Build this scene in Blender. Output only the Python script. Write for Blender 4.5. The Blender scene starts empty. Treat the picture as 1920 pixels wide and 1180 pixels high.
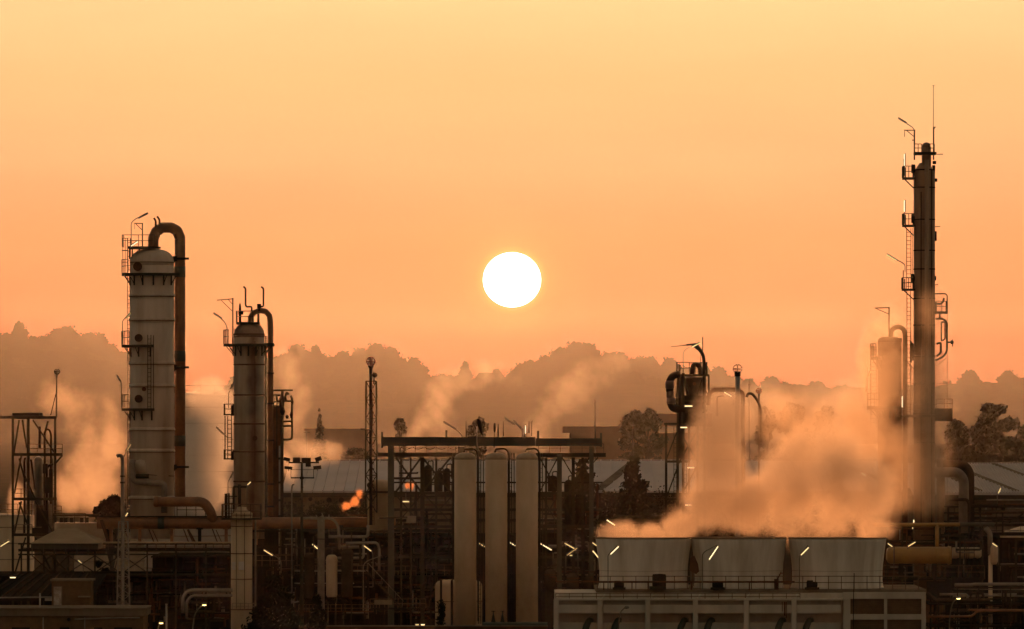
import bpy, math, random
from mathutils import Vector, Matrix, noise

# ------------------------------------------------------------------ frame of reference
# camera looks along +Y from 21 m above the ground; K is the angle of one photo pixel
K = 8.64e-5
HY = 800.0
HZ = 21.0
SUN_E = (800 - 525) * K


def P(x, y, D):
    return Vector(((x - 960) * K * D, D, HZ + (HY - y) * K * D))


sc = bpy.context.scene
COL = sc.collection
random.seed(7)

# ------------------------------------------------------------------ camera
cam_d = bpy.data.cameras.new('camera')
cam_d.sensor_width = 36
cam_d.lens = 36 / (1920 * K)
cam_d.shift_y = 210 / 1920
cam_d.clip_start = 1
cam_d.clip_end = 40000
cam = bpy.data.objects.new('camera', cam_d)
cam.location = (0, 0, HZ)
cam.rotation_euler = (math.pi / 2, 0, 0)
COL.objects.link(cam)
sc.camera = cam

# ------------------------------------------------------------------ world: dusk sky round a low sun
world = bpy.data.worlds.new('World')
sc.world = world
world.use_nodes = True
wn = world.node_tree
wn.nodes.clear()


def node(tree, typ, **kw):
    n = tree.nodes.new(typ)
    for a, b in kw.items():
        setattr(n, a, b)
    return n


def mth(tree, op, a, b=None, clamp=False):
    n = node(tree, 'ShaderNodeMath', operation=op, use_clamp=clamp)
    for i, q in enumerate((a, b)):
        if q is None:
            continue
        if isinstance(q, (int, float)):
            n.inputs[i].default_value = q
        else:
            tree.links.new(q, n.inputs[i])
    return n.outputs[0]


def ramp(tree, fac, stops, interp='LINEAR'):
    n = node(tree, 'ShaderNodeValToRGB')
    n.color_ramp.interpolation = interp
    e = n.color_ramp.elements
    while len(e) < len(stops):
        e.new(0.5)
    for q, (p, c) in zip(e, stops):
        q.position = p
        q.color = (c[0], c[1], c[2], 1)
    tree.links.new(fac, n.inputs[0])
    return n.outputs[0]


def mixc(tree, fac, a, b, blend='MIX'):
    n = node(tree, 'ShaderNodeMix', data_type='RGBA', blend_type=blend)
    for sock, q in ((n.inputs[0], fac), (n.inputs[6], a), (n.inputs[7], b)):
        if isinstance(q, (int, float)):
            sock.default_value = q
        elif isinstance(q, (tuple, list)):
            sock.default_value = (q[0], q[1], q[2], 1)
        else:
            tree.links.new(q, sock)
    return n.outputs[2]


def lin(r, g, b):
    f = lambda c: (c / 255 / 12.92) if c <= 10 else ((c / 255 + .055) / 1.055) ** 2.4
    return (f(r), f(g), f(b))


EXTRA_SKY = 1.0
tc = node(wn, 'ShaderNodeTexCoord')
sep = node(wn, 'ShaderNodeSeparateXYZ')
wn.links.new(tc.outputs['Generated'], sep.inputs[0])
dx, dy, dz = sep.outputs
# elevation 0 .. 0.30 -> 0 .. 1
el = mth(wn, 'DIVIDE', dz, 0.30, True)


def sy(y):
    return max(0.0, (800 - y) * K / 0.30)


front = ramp(wn, el, [
    (0.0, lin(160, 76, 46)), (sy(640), lin(172, 86, 54)), (sy(450), lin(228, 141, 89)),
    (sy(300), lin(242, 170, 115)), (sy(150), lin(246, 187, 126)), (sy(0), lin(248, 203, 142)),
    (0.42, (0.74, 0.53, 0.27)), (1.0, (0.20, 0.165, 0.12))], 'LINEAR')
back = ramp(wn, el, [(0.0, (0.200, 0.146, 0.088)), (0.5, (0.235, 0.178, 0.110)), (1.0, (0.145, 0.118, 0.08))])
az = mth(wn, 'MULTIPLY_ADD', dy, 1.1)
az.node.inputs[2].default_value = 0.02
az.node.use_clamp = True
azs = mth(wn, 'POWER', az, 1.3)
sky_c = mixc(wn, azs, back, front)
smp = node(wn, 'ShaderNodeMapping')
smp.inputs['Scale'].default_value = (9, 9, 60)
wn.links.new(tc.outputs['Generated'], smp.inputs[0])
snz = node(wn, 'ShaderNodeTexNoise')
snz.inputs['Scale'].default_value = 1.0
snz.inputs['Detail'].default_value = 4
wn.links.new(smp.outputs[0], snz.inputs['Vector'])
band = ramp(wn, snz.outputs[0], [(0.3, (0.955, 0.95, 0.96)), (0.7, (1.03, 1.04, 1.05))])
sky_c = mixc(wn, 1.0, sky_c, band, 'MULTIPLY')
# the sun's own disc, slightly flattened by refraction, and the thin yellow ring round it
ex = mth(wn, 'DIVIDE', dx, 55.0 * K)
ez = mth(wn, 'DIVIDE', mth(wn, 'SUBTRACT', dz, SUN_E), 52.0 * K)
rr = mth(wn, 'SQRT', mth(wn, 'ADD', mth(wn, 'MULTIPLY', ex, ex), mth(wn, 'MULTIPLY', ez, ez)))
inq = mth(wn, 'GREATER_THAN', dy, 0.0)
rr2 = mth(wn, 'ADD', rr, mth(wn, 'MULTIPLY', mth(wn, 'SUBTRACT', 1.0, inq), 100.0))
disc = ramp(wn, mth(wn, 'DIVIDE', rr2, 4.0, True), [
    (0.0, (1, 1, 1)), (0.238, (1, 1, 1)), (0.250, (0.02, 0.030, 0.007)), (0.275, (0.011, 0.018, 0.003)), (0.32, (0.005, 0.0085, 0.0013)),
    (0.46, (0.002, 0.0032, 0.0004)), (0.7, (0.0005, 0.0008, 0.0001)), (1.0, (0, 0, 0))])
sky2 = mixc(wn, 1.0, sky_c, mixc(wn, 1.0, disc, (7.0, 6.5, 6.0), 'MULTIPLY'), 'ADD')
bg = node(wn, 'ShaderNodeBackground')
wn.links.new(sky2, bg.inputs[0])
bg.inputs[1].default_value = 1.0
nish = node(wn, 'ShaderNodeTexSky', sky_type='NISHITA', sun_disc=False)
nish.sun_elevation = SUN_E
nish.sun_rotation = 0.0
nish.air_density = 2.0
nish.dust_density = 5.0
bg2 = node(wn, 'ShaderNodeBackground')
wn.links.new(nish.outputs[0], bg2.inputs[0])
bg2.inputs[1].default_value = 0.05
addw = node(wn, 'ShaderNodeAddShader')
wn.links.new(bg.outputs[0], addw.inputs[0])
wn.links.new(bg2.outputs[0], addw.inputs[1])
wo = node(wn, 'ShaderNodeOutputWorld')
wn.links.new(addw.outputs[0], wo.inputs[0])

# ------------------------------------------------------------------ the sun
sl = bpy.data.lights.new('sun', 'SUN')
sl.energy = 4.6
sl.angle = math.radians(6.0)
sl.color = (1.0, 0.41, 0.155)
so = bpy.data.objects.new('sun', sl)
so.rotation_euler = (-(math.pi / 2 - SUN_E), 0, 0)
so.location = (0, 3000, 80)
COL.objects.link(so)

vs = sc.view_settings
vs.view_transform = 'Standard'
vs.look = 'None'
vs.exposure = 0.0
vs.gamma = 1.0
sc.cycles.use_denoising = True
sc.cycles.denoising_input_passes = 'RGB_ALBEDO_NORMAL'
sc.cycles.volume_bounces = 3
sc.cycles.max_bounces = 6
sc.cycles.diffuse_bounces = 2
sc.cycles.glossy_bounces = 2
sc.cycles.transparent_max_bounces = 48
sc.cycles.volume_max_steps = 256
sc.cycles.use_light_tree = True
sc.cycles.sample_clamp_indirect = 4.0

# ------------------------------------------------------------------ materials
MATS = {}


def M(name, c1, c2=None, rough=0.6, metal=0.0, scale=0.8, stretch=1.0, amt=1.0, bump=0.0, lo=0.35, hi=0.7, spec=0.5):
    """noise-mottled paint, metal, concrete ...: c2 appears in patches, streaked down when stretch < 1"""
    if name in MATS:
        return MATS[name]
    m = bpy.data.materials.new(name)
    m.use_nodes = True
    t = m.node_tree
    b = t.nodes['Principled BSDF']
    b.inputs['Roughness'].default_value = rough
    b.inputs['Metallic'].default_value = metal
    b.inputs['Specular IOR Level'].default_value = spec
    c2 = c2 or tuple(x * 0.6 for x in c1)
    g = node(t, 'ShaderNodeNewGeometry')
    mp = node(t, 'ShaderNodeMapping')
    mp.inputs['Scale'].default_value = (scale, scale, scale * stretch)
    t.links.new(g.outputs['Position'], mp.inputs[0])
    nz = node(t, 'ShaderNodeTexNoise')
    nz.inputs['Scale'].default_value = 1.0
    nz.inputs['Detail'].default_value = 5.0
    nz.inputs['Roughness'].default_value = 0.62
    t.links.new(mp.outputs[0], nz.inputs[0])
    f = ramp(t, nz.outputs[0], [(lo, (0, 0, 0)), (hi, (amt, amt, amt))])
    col = mixc(t, f, c1, c2)
    t.links.new(col, b.inputs['Base Color'])
    if bump:
        bp = node(t, 'ShaderNodeBump')
        bp.inputs['Strength'].default_value = bump
        bp.inputs['Distance'].default_value = 0.1
        t.links.new(nz.outputs[0], bp.inputs['Height'])
        t.links.new(bp.outputs[0], b.inputs['Normal'])
    MATS[name] = m
    return m


def glow(name, c, s):
    m = bpy.data.materials.new(name)
    m.use_nodes = True
    b = m.node_tree.nodes['Principled BSDF']
    b.inputs['Base Color'].default_value = (c[0], c[1], c[2], 1)
    b.inputs['Emission Color'].default_value = (c[0], c[1], c[2], 1)
    b.inputs['Emission Strength'].default_value = s
    return m


WHITE = M('weathered_white_paint', (0.58, 0.50, 0.40), (0.33, 0.25, 0.17), 0.55, scale=0.55, stretch=0.16)
CREAM = M('cream_paint', (0.52, 0.39, 0.24), (0.40, 0.28, 0.16), 0.5, scale=0.9, stretch=0.2)
TANKC = M('tank_cream_paint', (0.56, 0.43, 0.27), (0.44, 0.33, 0.20), 0.55, scale=0.7, stretch=0.4)
DARK = M('dark_green_steel', (0.030, 0.031, 0.020), (0.045, 0.030, 0.018), 0.6, scale=1.2, spec=0.0)
GREEN = M('olive_green_steel', (0.048, 0.047, 0.026), (0.036, 0.030, 0.018), 0.6, scale=0.9)
BLACK = M('sooty_steel', (0.018, 0.016, 0.013), (0.030, 0.020, 0.014), 0.7, scale=1.0, spec=0.0)
RUST = M('rust_brown_pipe', (0.265, 0.105, 0.032), (0.12, 0.05, 0.02), 0.6, scale=0.8)
RUSTD = M('dark_rust', (0.12, 0.052, 0.024), (0.055, 0.028, 0.015), 0.75, scale=1.1, spec=0.0)
RAIL = M('rusty_railing', (0.10, 0.055, 0.024), (0.06, 0.032, 0.018), 0.7, scale=1.1)
GALV = M('galvanised_steel', (0.26, 0.23, 0.20), (0.16, 0.135, 0.11), 0.55, metal=0.2, scale=1.1)
PIPEG = M('grey_lagged_pipe', (0.23, 0.19, 0.15), (0.13, 0.10, 0.075), 0.6, scale=0.9)
PIPED = M('grimy_brown_pipe', (0.065, 0.045, 0.030), (0.035, 0.024, 0.016), 0.65, scale=0.9, spec=0.0)
YELLOW = M('yellow_paint', (0.36, 0.195, 0.03), (0.22, 0.115, 0.024), 0.5, scale=0.8)
CONC = M('stained_concrete', (0.54, 0.50, 0.42), (0.35, 0.31, 0.245), 0.85, scale=0.45, stretch=0.22, bump=0.1)
CONCD = M('grimy_concrete', (0.22, 0.175, 0.125), (0.13, 0.10, 0.07), 0.9, scale=0.5, stretch=0.5, spec=0.0)
STACK = M('fan_stack_concrete', (0.74, 0.70, 0.62), (0.46, 0.41, 0.33), 0.8, scale=0.9, stretch=0.08, bump=0.05)
BRICK = M('old_brick_render', (0.15, 0.092, 0.045), (0.09, 0.055, 0.03), 0.9, scale=1.5, spec=0.0)
LOUVRE = M('brown_wood_louvre', (0.16, 0.105, 0.055), (0.10, 0.062, 0.032), 0.85, scale=1.6)
ROOFM = M('pale_metal_roof', (0.42, 0.385, 0.36), (0.33, 0.295, 0.27), 0.55, scale=0.14)
WALLB = M('dingy_warehouse_wall', (0.17, 0.13, 0.09), (0.08, 0.06, 0.04), 0.9, scale=0.12, spec=0.0)
BROWNB = M('brown_building_wall', (0.23, 0.14, 0.085), (0.16, 0.095, 0.06), 0.9, scale=0.1, spec=0.0)
GROUND = M('oily_ground', (0.04, 0.031, 0.022), (0.02, 0.016, 0.012), 0.9, scale=0.06, spec=0.0)
HILLM = M('hill_scrub', (0.02, 0.019, 0.011), (0.014, 0.012, 0.008), 0.95, scale=0.02, spec=0.0)
LEAFD = M('dark_foliage', (0.010, 0.011, 0.006), (0.006, 0.006, 0.004), 0.9, scale=0.8, spec=0.0)
LEAFM = M('brown_green_foliage', (0.046, 0.036, 0.020), (0.028, 0.022, 0.013), 0.9, scale=0.5, spec=0.0)
def mass_normal(m):
    """far foliage reads as one soft mass: one common shading direction"""
    t = m.node_tree
    n = node(t, 'ShaderNodeCombineXYZ')
    n.inputs[1].default_value = -.6
    n.inputs[2].default_value = .8
    t.links.new(n.outputs[0], t.nodes['Principled BSDF'].inputs['Normal'])
    return m


mass_normal(HILLM)
LEAFH = M('ridge_foliage', (0.016, 0.015, 0.009), (0.011, 0.010, 0.007), 0.95, scale=0.08, spec=0.0)
mass_normal(LEAFH)
BARK = M('bark', (0.06, 0.042, 0.026), None, 0.95)
BLUEG = M('blue_grey_paint', (0.17, 0.19, 0.20), (0.12, 0.12, 0.12), 0.55)
HOUSING = M('lamp_housing_grey', (0.14, 0.12, 0.085), None, 0.6)
GLOBE = M('globe_mesh_red', (0.42, 0.12, 0.07), None, 0.5)
NOTICE = M('pale_notice', (0.62, 0.58, 0.52), (0.5, 0.46, 0.4), 0.6)
GPIPE = M('dark_green_pipe', (0.03, 0.055, 0.035), None, 0.5)
TUBE = glow('lit_tube', (1.0, 0.72, 0.32), 1.7)
TUBEW = glow('lit_tube_pale', (1.0, 0.80, 0.48), 1.6)
TUBEM = glow('lit_tube_soft', (1.0, 0.70, 0.30), 1.05)
TUBEB = glow('lit_tube_bright', (1.0, 0.77, 0.40), 2.2)
TUBED = glow('dim_tube', (0.75, 0.55, 0.22), 0.45)
BULB = glow('street_lamp_bulb', (1.0, 0.72, 0.25), 6.0)

# column 2 paint: rust runs down one side below the nozzles
RUNS = M('rust_streaked_paint', (0.44, 0.34, 0.235), (0.26, 0.17, 0.10), 0.6, scale=0.7, stretch=0.16)


def add_runs(m, xs, wid, col):
    t = m.node_tree
    b = t.nodes['Principled BSDF']
    base = b.inputs['Base Color'].links[0].from_socket
    g = node(t, 'ShaderNodeNewGeometry')
    s = node(t, 'ShaderNodeSeparateXYZ')
    t.links.new(g.outputs['Position'], s.inputs[0])
    d = mth(t, 'DIVIDE', mth(t, 'ABSOLUTE', mth(t, 'SUBTRACT', s.outputs[0], xs)), wid)
    nz = node(t, 'ShaderNodeTexNoise')
    nz.inputs['Scale'].default_value = 0.55
    nz.inputs['Detail'].default_value = 4
    t.links.new(g.outputs['Position'], nz.inputs[0])
    f = mth(t, 'SUBTRACT', mth(t, 'MULTIPLY', nz.outputs[0], 2.0), d, True)
    t.links.new(mixc(t, f, base, col), b.inputs['Base Color'])


add_runs(RUNS, (476 - 960) * K * 512, 0.62, (0.13, 0.055, 0.025))

# ------------------------------------------------------------------ mesh builder
BASE = {}


def round_path(pts, rad, n=5):
    pts = [Vector(p) for p in pts]
    if len(pts) < 3 or rad <= 0:
        return pts
    out = [pts[0]]
    for i in range(1, len(pts) - 1):
        a, b, c = pts[i - 1], pts[i], pts[i + 1]
        u, w = (a - b), (c - b)
        r = min(rad, u.length * 0.48, w.length * 0.48)
        p0, p1 = b + u.normalized() * r, b + w.normalized() * r
        for j in range(n + 1):
            t = j / n
            out.append(p0 * (1 - t) ** 2 + b * 2 * t * (1 - t) + p1 * t * t)
    out.append(pts[-1])
    return out


class MB:
    def __init__(self, D=500.0):
        self.v, self.f, self.sm = [], [], []
        self.D = D
        self.s = K * D

    def p(self, q):
        return P(q[0], q[1], self.D + (q[2] if len(q) > 2 else 0.0))

    def face(self, idx, smooth=False):
        self.f.append(idx)
        self.sm.append(smooth)

    def box(self, c, sx, sy_, sz):
        o = len(self.v)
        x, y, z = c
        for a in (-1, 1):
            for b in (-1, 1):
                for d in (-1, 1):
                    self.v.append((x + a * sx / 2, y + b * sy_ / 2, z + d * sz / 2))
        for q in ((0, 1, 3, 2), (4, 6, 7, 5), (0, 4, 5, 1), (2, 3, 7, 6), (0, 2, 6, 4), (1, 5, 7, 3)):
            self.face([o + i for i in q])
        return self

    def pb(self, x0, y0, x1, y1, depth=0.3, dy=0.0):
        """box filling a pixel rectangle at depth D + dy, reaching `depth` metres back"""
        a, b = P(x0, y0, self.D + dy), P(x1, y1, self.D + dy)
        self.box(((a.x + b.x) / 2, a.y + depth / 2, (a.z + b.z) / 2), abs(b.x - a.x), depth, abs(a.z - b.z))
        return self

    def sweep(self, pts, r, n=8, smooth=True, rs=None, cap=True):
        pts = [Vector(p) for p in pts]
        o = len(self.v)
        up = None
        for i, p in enumerate(pts):
            if i == 0:
                t = (pts[1] - p)
            elif i == len(pts) - 1:
                t = (p - pts[i - 1])
            else:
                t = (pts[i + 1] - p).normalized() + (p - pts[i - 1]).normalized()
            if t.length < 1e-9:
                t = Vector((0, 0, 1))
            t.normalize()
            if up is None:
                up = Vector((0, 1, 0)) if abs(t.y) < 0.9 else Vector((1, 0, 0))
            a = (up - t * up.dot(t))
            if a.length < 1e-6:
                a = t.orthogonal()
            a.normalize()
            up = a
            b = t.cross(a)
            q = rs[i] if rs else r
            for j in range(n):
                an = 2 * math.pi * (j + 0.5) / n
                self.v.append(tuple(p + (a * math.cos(an) + b * math.sin(an)) * q))
        for i in range(len(pts) - 1):
            for j in range(n):
                k2 = (j + 1) % n
                self.face([o + i * n + j, o + i * n + k2, o + (i + 1) * n + k2, o + (i + 1) * n + j], smooth)
        if cap:
            self.face([o + j for j in range(n)][::-1])
            e = o + (len(pts) - 1) * n
            self.face([e + j for j in range(n)])
        return self

    def tube(self, pts, rpx, bend=0.0, n=8, **kw):
        """round bar through pixel points (x, y[, dy]); radius and bend in pixels"""
        w = [self.p(q) for q in pts]
        return self.sweep(round_path(w, bend * self.s), rpx * self.s, n, **kw)

    def bar(self, a, b, wpx, dy=0.0):
        """square bar between two pixel points"""
        a = (a[0], a[1], (a[2] if len(a) > 2 else 0) + dy)
        b = (b[0], b[1], (b[2] if len(b) > 2 else 0) + dy)
        return self.sweep([self.p(a), self.p(b)], wpx * self.s * 0.7071, 4, smooth=False)

    def lathe(self, cx, prof, n=32, dy=0.0, smooth=True, x_axis=False):
        """turned body: profile of (radius px, y px) round a vertical axis at pixel column cx"""
        D = self.D + dy
        s = K * D
        o = len(self.v)
        X = (cx - 960) * s
        m = 0
        for (r, y) in prof:
            z = HZ + (HY - y) * s
            for j in range(n):
                an = 2 * math.pi * j / n
                self.v.append((X + r * s * math.cos(an), D + r * s * math.sin(an), z))
            m += 1
        for i in range(m - 1):
            for j in range(n):
                k2 = (j + 1) % n
                self.face([o + i * n + j, o + i * n + k2, o + (i + 1) * n + k2, o + (i + 1) * n + j], smooth)
        if prof[0][0] > 0:
            self.face([o + j for j in range(n)][::-1])
        if prof[-1][0] > 0:
            e = o + (m - 1) * n
            self.face([e + j for j in range(n)])
        return self

    def hdrum(self, cy, prof, n=24, dy=0.0):
        """turned body round a horizontal left-right axis: profile of (x px, radius px)"""
        D = self.D + dy
        s = K * D
        o = len(self.v)
        Z = HZ + (HY - cy) * s
        for (x, r) in prof:
            for j in range(n):
                an = 2 * math.pi * j / n
                self.v.append(((x - 960) * s, D + r * s * math.cos(an), Z + r * s * math.sin(an)))
        m = len(prof)
        for i in range(m - 1):
            for j in range(n):
                k2 = (j + 1) % n
                self.face([o + i * n + j, o + i * n + k2, o + (i + 1) * n + k2, o + (i + 1) * n + j], True)
        self.face([o + j for j in range(n)][::-1])
        e = o + (m - 1) * n
        self.face([e + j for j in range(n)])
        return self

    def disc(self, x, y, rpx, thick, dy=0.0, n=20):
        """short round plate facing the viewer"""
        c = P(x, y, self.D + dy)
        return self.sweep([c, c + Vector((0, -thick, 0))], rpx * self.s, n, smooth=False)

    def sector(self, cx, y, r0, r1, a0, a1, th, n=16, dy=0.0):
        """part of a ring-shaped platform, angles in degrees (270 faces the viewer)"""
        D = self.D + dy
        s = K * D
        X, z = (cx - 960) * s, HZ + (HY - y) * s
        o = len(self.v)
        for i in range(n + 1):
            a = math.radians(a0 + (a1 - a0) * i / n)
            for r in (r0, r1):
                for zz in (z, z - th):
                    self.v.append((X + r * s * math.cos(a), D + r * s * math.sin(a), zz))
        for i in range(n):
            b, c = o + i * 4, o + i * 4 + 4
            self.face([b, b + 2, c + 2, c])
            self.face([b + 1, c + 1, c + 3, b + 3])
            self.face([b + 2, b + 3, c + 3, c + 2])
            self.face([b, c, c + 1, b + 1])
        self.face([o, o + 1, o + 3, o + 2])
        e = o + n * 4
        self.face([e, e + 2, e + 3, e + 1])
        return self

    def rail(self, pts, h=1.1, step=1.4, t=0.035):
        """guard rail along world points"""
        for a, b in zip(pts[:-1], pts[1:]):
            a, b = Vector(a), Vector(b)
            L = (b - a).length
            n = max(1, round(L / step))
            for i in range(n + 1):
                q = a.lerp(b, i / n)
                self.sweep([q, q + Vector((0, 0, h))], t, 4, smooth=False)
            for hh in (h, h * 0.52):
                self.sweep([a + Vector((0, 0, hh)), b + Vector((0, 0, hh))], t, 4, smooth=False)
        return self

    def prail(self, x0, x1, y, h=1.1, step=1.4, t=0.035, dy=0.0, back=0.0):
        a, b = P(x0, y, self.D + dy), P(x1, y, self.D + dy)
        pts = [a, b]
        if back:
            pts = [a + Vector((0, back, 0)), a, b, b + Vector((0, back, 0))]
        return self.rail(pts, h, step, t)

    def ladder(self, x, y0, y1, wpx=8, dy=0.0, t=0.03, cage=0.0, rung=0.35):
        a0, a1 = P(x - wpx / 2, y0, self.D + dy), P(x - wpx / 2, y1, self.D + dy)
        b0, b1 = P(x + wpx / 2, y0, self.D + dy), P(x + wpx / 2, y1, self.D + dy)
        self.sweep([a0, a1], t, 4, smooth=False)
        self.sweep([b0, b1], t, 4, smooth=False)
        n = max(2, int((a0 - a1).length / rung))
        for i in range(1, n):
            self.sweep([a0.lerp(a1, i / n), b0.lerp(b1, i / n)], t * 0.7, 4, smooth=False)
        if cage:
            m = max(2, int((a0 - a1).length / 1.2))
            mid = (b0.x + a0.x) / 2
            R = (b0.x - a0.x) * 0.75
            for i in range(m + 1):
                z = a0.z + (a1.z - a0.z) * i / m
                self.sweep([(mid + R * math.cos(q), a0.y - cage + cage * math.sin(q) * -0.2 - R * abs(math.sin(q)), z)
                            for q in [math.pi * j / 6 for j in range(7)]], t, 4, smooth=False)
            for q in (0.0, math.pi * .3, math.pi * .7, math.pi):
                xx, yy = mid + R * math.cos(q), a0.y - cage - R * abs(math.sin(q))
                self.sweep([(xx, yy, a0.z), (xx, yy, a1.z)], t, 4, smooth=False)
        return self

    def lattice(self, x0t, x1t, x0b, x1b, y0, y1, n, wpx, depth):
        """square lattice mast"""
        def corner(i, side, bk):
            t = i / n
            x = (x0t + (x0b - x0t) * t) if side == 0 else (x1t + (x1b - x1t) * t)
            q = P(x, y0 + (y1 - y0) * t, self.D)
            return q + Vector((0, depth if bk else 0, 0))
        r = wpx * self.s
        for side in (0, 1):
            for bk in (0, 1):
                self.sweep([corner(0, side, bk), corner(n, side, bk)], r, 4, smooth=False)
        for i in range(n):
            for bk in (0, 1):
                self.sweep([corner(i, 0, bk), corner(i, 1, bk)], r * .7, 4, smooth=False)
                if bk == 0:
                    self.sweep([corner(i, i % 2, bk), corner(i + 1, 1 - i % 2, bk)], r * .7, 4, smooth=False)
                else:
                    self.sweep([corner(i, 1 - i % 2, bk), corner(i + 1, i % 2, bk)], r * .7, 4, smooth=False)
            for side in (0, 1):
                self.sweep([corner(i, side, 0), corner(i + 1, side, 1)], r * .7, 4, smooth=False)
        return self

    def cage_globe(self, x, y, rpx, t=0.05, dy=0.0):
        c = P(x, y, self.D + dy)
        R = rpx * self.s
        for k2 in range(2):
            a = math.pi * k2 / 2
            self.sweep([c + Vector((R * math.cos(q) * math.cos(a), R * math.cos(q) * math.sin(a), R * math.sin(q)))
                        for q in [2 * math.pi * j / 16 for j in range(17)]], t, 4)
        for zz in (0.0, -0.55):
            rr_ = R * math.sqrt(1 - zz * zz)
            self.sweep([c + Vector((rr_ * math.cos(q), rr_ * math.sin(q), zz * R))
                        for q in [2 * math.pi * j / 16 for j in range(17)]], t * (1.4 if zz == 0 else 0.8), 4)
        return self

    def ball(self, c, r, n=10, m=6, jit=0.0, sz=1.0):
        o = len(self.v)
        c = Vector(c)
        self.v.append(tuple(c + Vector((0, 0, r * sz))))
        for i in range(1, m):
            th = math.pi * i / m
            for j in range(n):
                ph = 2 * math.pi * j / n
                d = Vector((math.sin(th) * math.cos(ph), math.sin(th) * math.sin(ph), math.cos(th) * sz))
                q = r * (1 + jit * (noise.noise(d * 2.3 + c * 0.37)))
                self.v.append(tuple(c + d * q))
        self.v.append(tuple(c - Vector((0, 0, r * sz))))
        for j in range(n):
            self.face([o, o + 1 + j, o + 1 + (j + 1) % n], True)
        for i in range(m - 2):
            for j in range(n):
                a = o + 1 + i * n
                self.face([a + j, a + n + j, a + n + (j + 1) % n, a + (j + 1) % n], True)
        e = o + 1 + (m - 2) * n
        for j in range(n):
            self.face([e + j, len(self.v) - 1, e + (j + 1) % n], True)
        return self

    def mesh(self, name, mat, org=Vector((0, 0, 0))):
        me = bpy.data.meshes.new(name)
        me.from_pydata([(a[0] - org.x, a[1] - org.y, a[2] - org.z) for a in self.v], [], self.f)
        me.polygons.foreach_set('use_smooth', self.sm)
        me.materials.append(mat)
        me.update()
        return me

    def build(self, name, mat, parent=None, label=None, kind=None):
        org = Vector((0, 0, 0))
        if parent is not None:
            org = BASE[parent.name]
        me = self.mesh(name, mat, org)
        o = bpy.data.objects.new(name, me)
        COL.objects.link(o)
        if parent is not None:
            o.parent = parent
            BASE[o.name] = org
        if label:
            o['label'] = label
        if kind:
            o['kind'] = kind
        return o


def tag(o, label, cat, group=None, kind=None):
    if label:
        o['label'] = label
    if cat:
        o['category'] = cat
    if group:
        o['group'] = group
    if kind:
        o['kind'] = kind
    return o


def T(name, label, cat, x, D, group=None, y=None):
    """an Empty at a thing's base that parents its parts"""
    o = bpy.data.objects.new(name, None)
    COL.objects.link(o)
    q = P(x, y if y is not None else 800, D)
    if y is None:
        q.z = 0
    o.location = q
    o.empty_display_size = 0.5
    BASE[o.name] = Vector(q)
    return tag(o, label, cat, group)


def GY(D):
    """pixel row of the ground at distance D"""
    return HY + HZ / (K * D)


# ------------------------------------------------------------------ ground
g = MB()
R_ = 14000
N_ = 28
for j in range(N_ + 1):
    for i in range(N_ + 1):
        g.v.append((-R_ + 2 * R_ * i / N_, -2000 + (R_ + 2000) * j / N_, 0.0))
for j in range(N_):
    for i in range(N_):
        a = j * (N_ + 1) + i
        g.face([a, a + 1, a + N_ + 2, a + N_ + 1])
tag(g.build('ground', GROUND), 'dark oily ground of the works reaching to the hills', 'ground', kind='structure')

# ------------------------------------------------------------------ hills with their pines
DH = 12000.0
RIDGE = []


def hill(name, pts, D, run, label):
    """ridge through pixel points, sloping forward to the plain and falling away behind"""
    xs = [p[0] for p in pts]
    RIDGE.append(pts)
    m = MB(D)
    nx, ny = 90, 12
    for j in range(ny + 1):
        for i in range(nx + 1):
            x = xs[0] + (xs[-1] - xs[0]) * i / nx
            for a, b in zip(pts[:-1], pts[1:]):
                if a[0] <= x <= b[0]:
                    t = (x - a[0]) / (b[0] - a[0])
                    t = t * t * (3 - 2 * t)
                    y = a[1] + (b[1] - a[1]) * t
                    break
            top = P(x, y, D)
            u = j / ny
            if u <= 0.75:
                w = u / 0.75
                dep = D - run * (1 - w)
                z = (top.z + 0.3) * (w ** 1.15) - 0.3
                z += 10 * noise.noise(Vector((top.x * .003, dep * .003, 0))) * w * (1 - w) * 3
            else:
                w = (u - 0.75) / 0.25
                dep = D + 900 * w
                z = (top.z + 0.3) * (1 - w) - 0.3
            m.v.append((top.x, dep, z))
    for j in range(ny):
        for i in range(nx):
            a = j * (nx + 1) + i
            m.face([a, a + 1, a + nx + 2, a + nx + 1], True)
    return tag(m.build(name, HILLM), label, 'hill', kind='structure')


hill('hill', [(-250, 690), (-60, 668), (40, 645), (130, 648), (200, 668), (260, 705), (330, 745), (420, 775), (520, 800)], DH, 4500,
     'wooded hill at the left edge of the skyline')
hill('hill', [(380, 760), (460, 715), (520, 692), (600, 688), (700, 685), (745, 700), (810, 716), (900, 716), (960, 712), (1010, 700),
              (1060, 690), (1130, 690), (1250, 698), (1340, 715), (1400, 730), (1500, 735), (1650, 745), (1760, 760)], DH, 4500,
     'long wooded hill across the middle of the skyline')
hill('hill', [(300, 800), (420, 775), (540, 756), (640, 748), (760, 756), (880, 742), (980, 748), (1090, 726), (1180, 718), (1260, 728), (1340, 745), (1480, 762), (1620, 790)], 9000, 1300,
     'lower wooded spur in front of the middle hill')
hill('hill', [(1560, 770), (1650, 742), (1740, 728), (1780, 720), (1860, 718), (1930, 716), (2050, 705), (2200, 720)], DH - 700, 4000,
     'low bare-topped hill at the right edge of the skyline')


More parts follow.
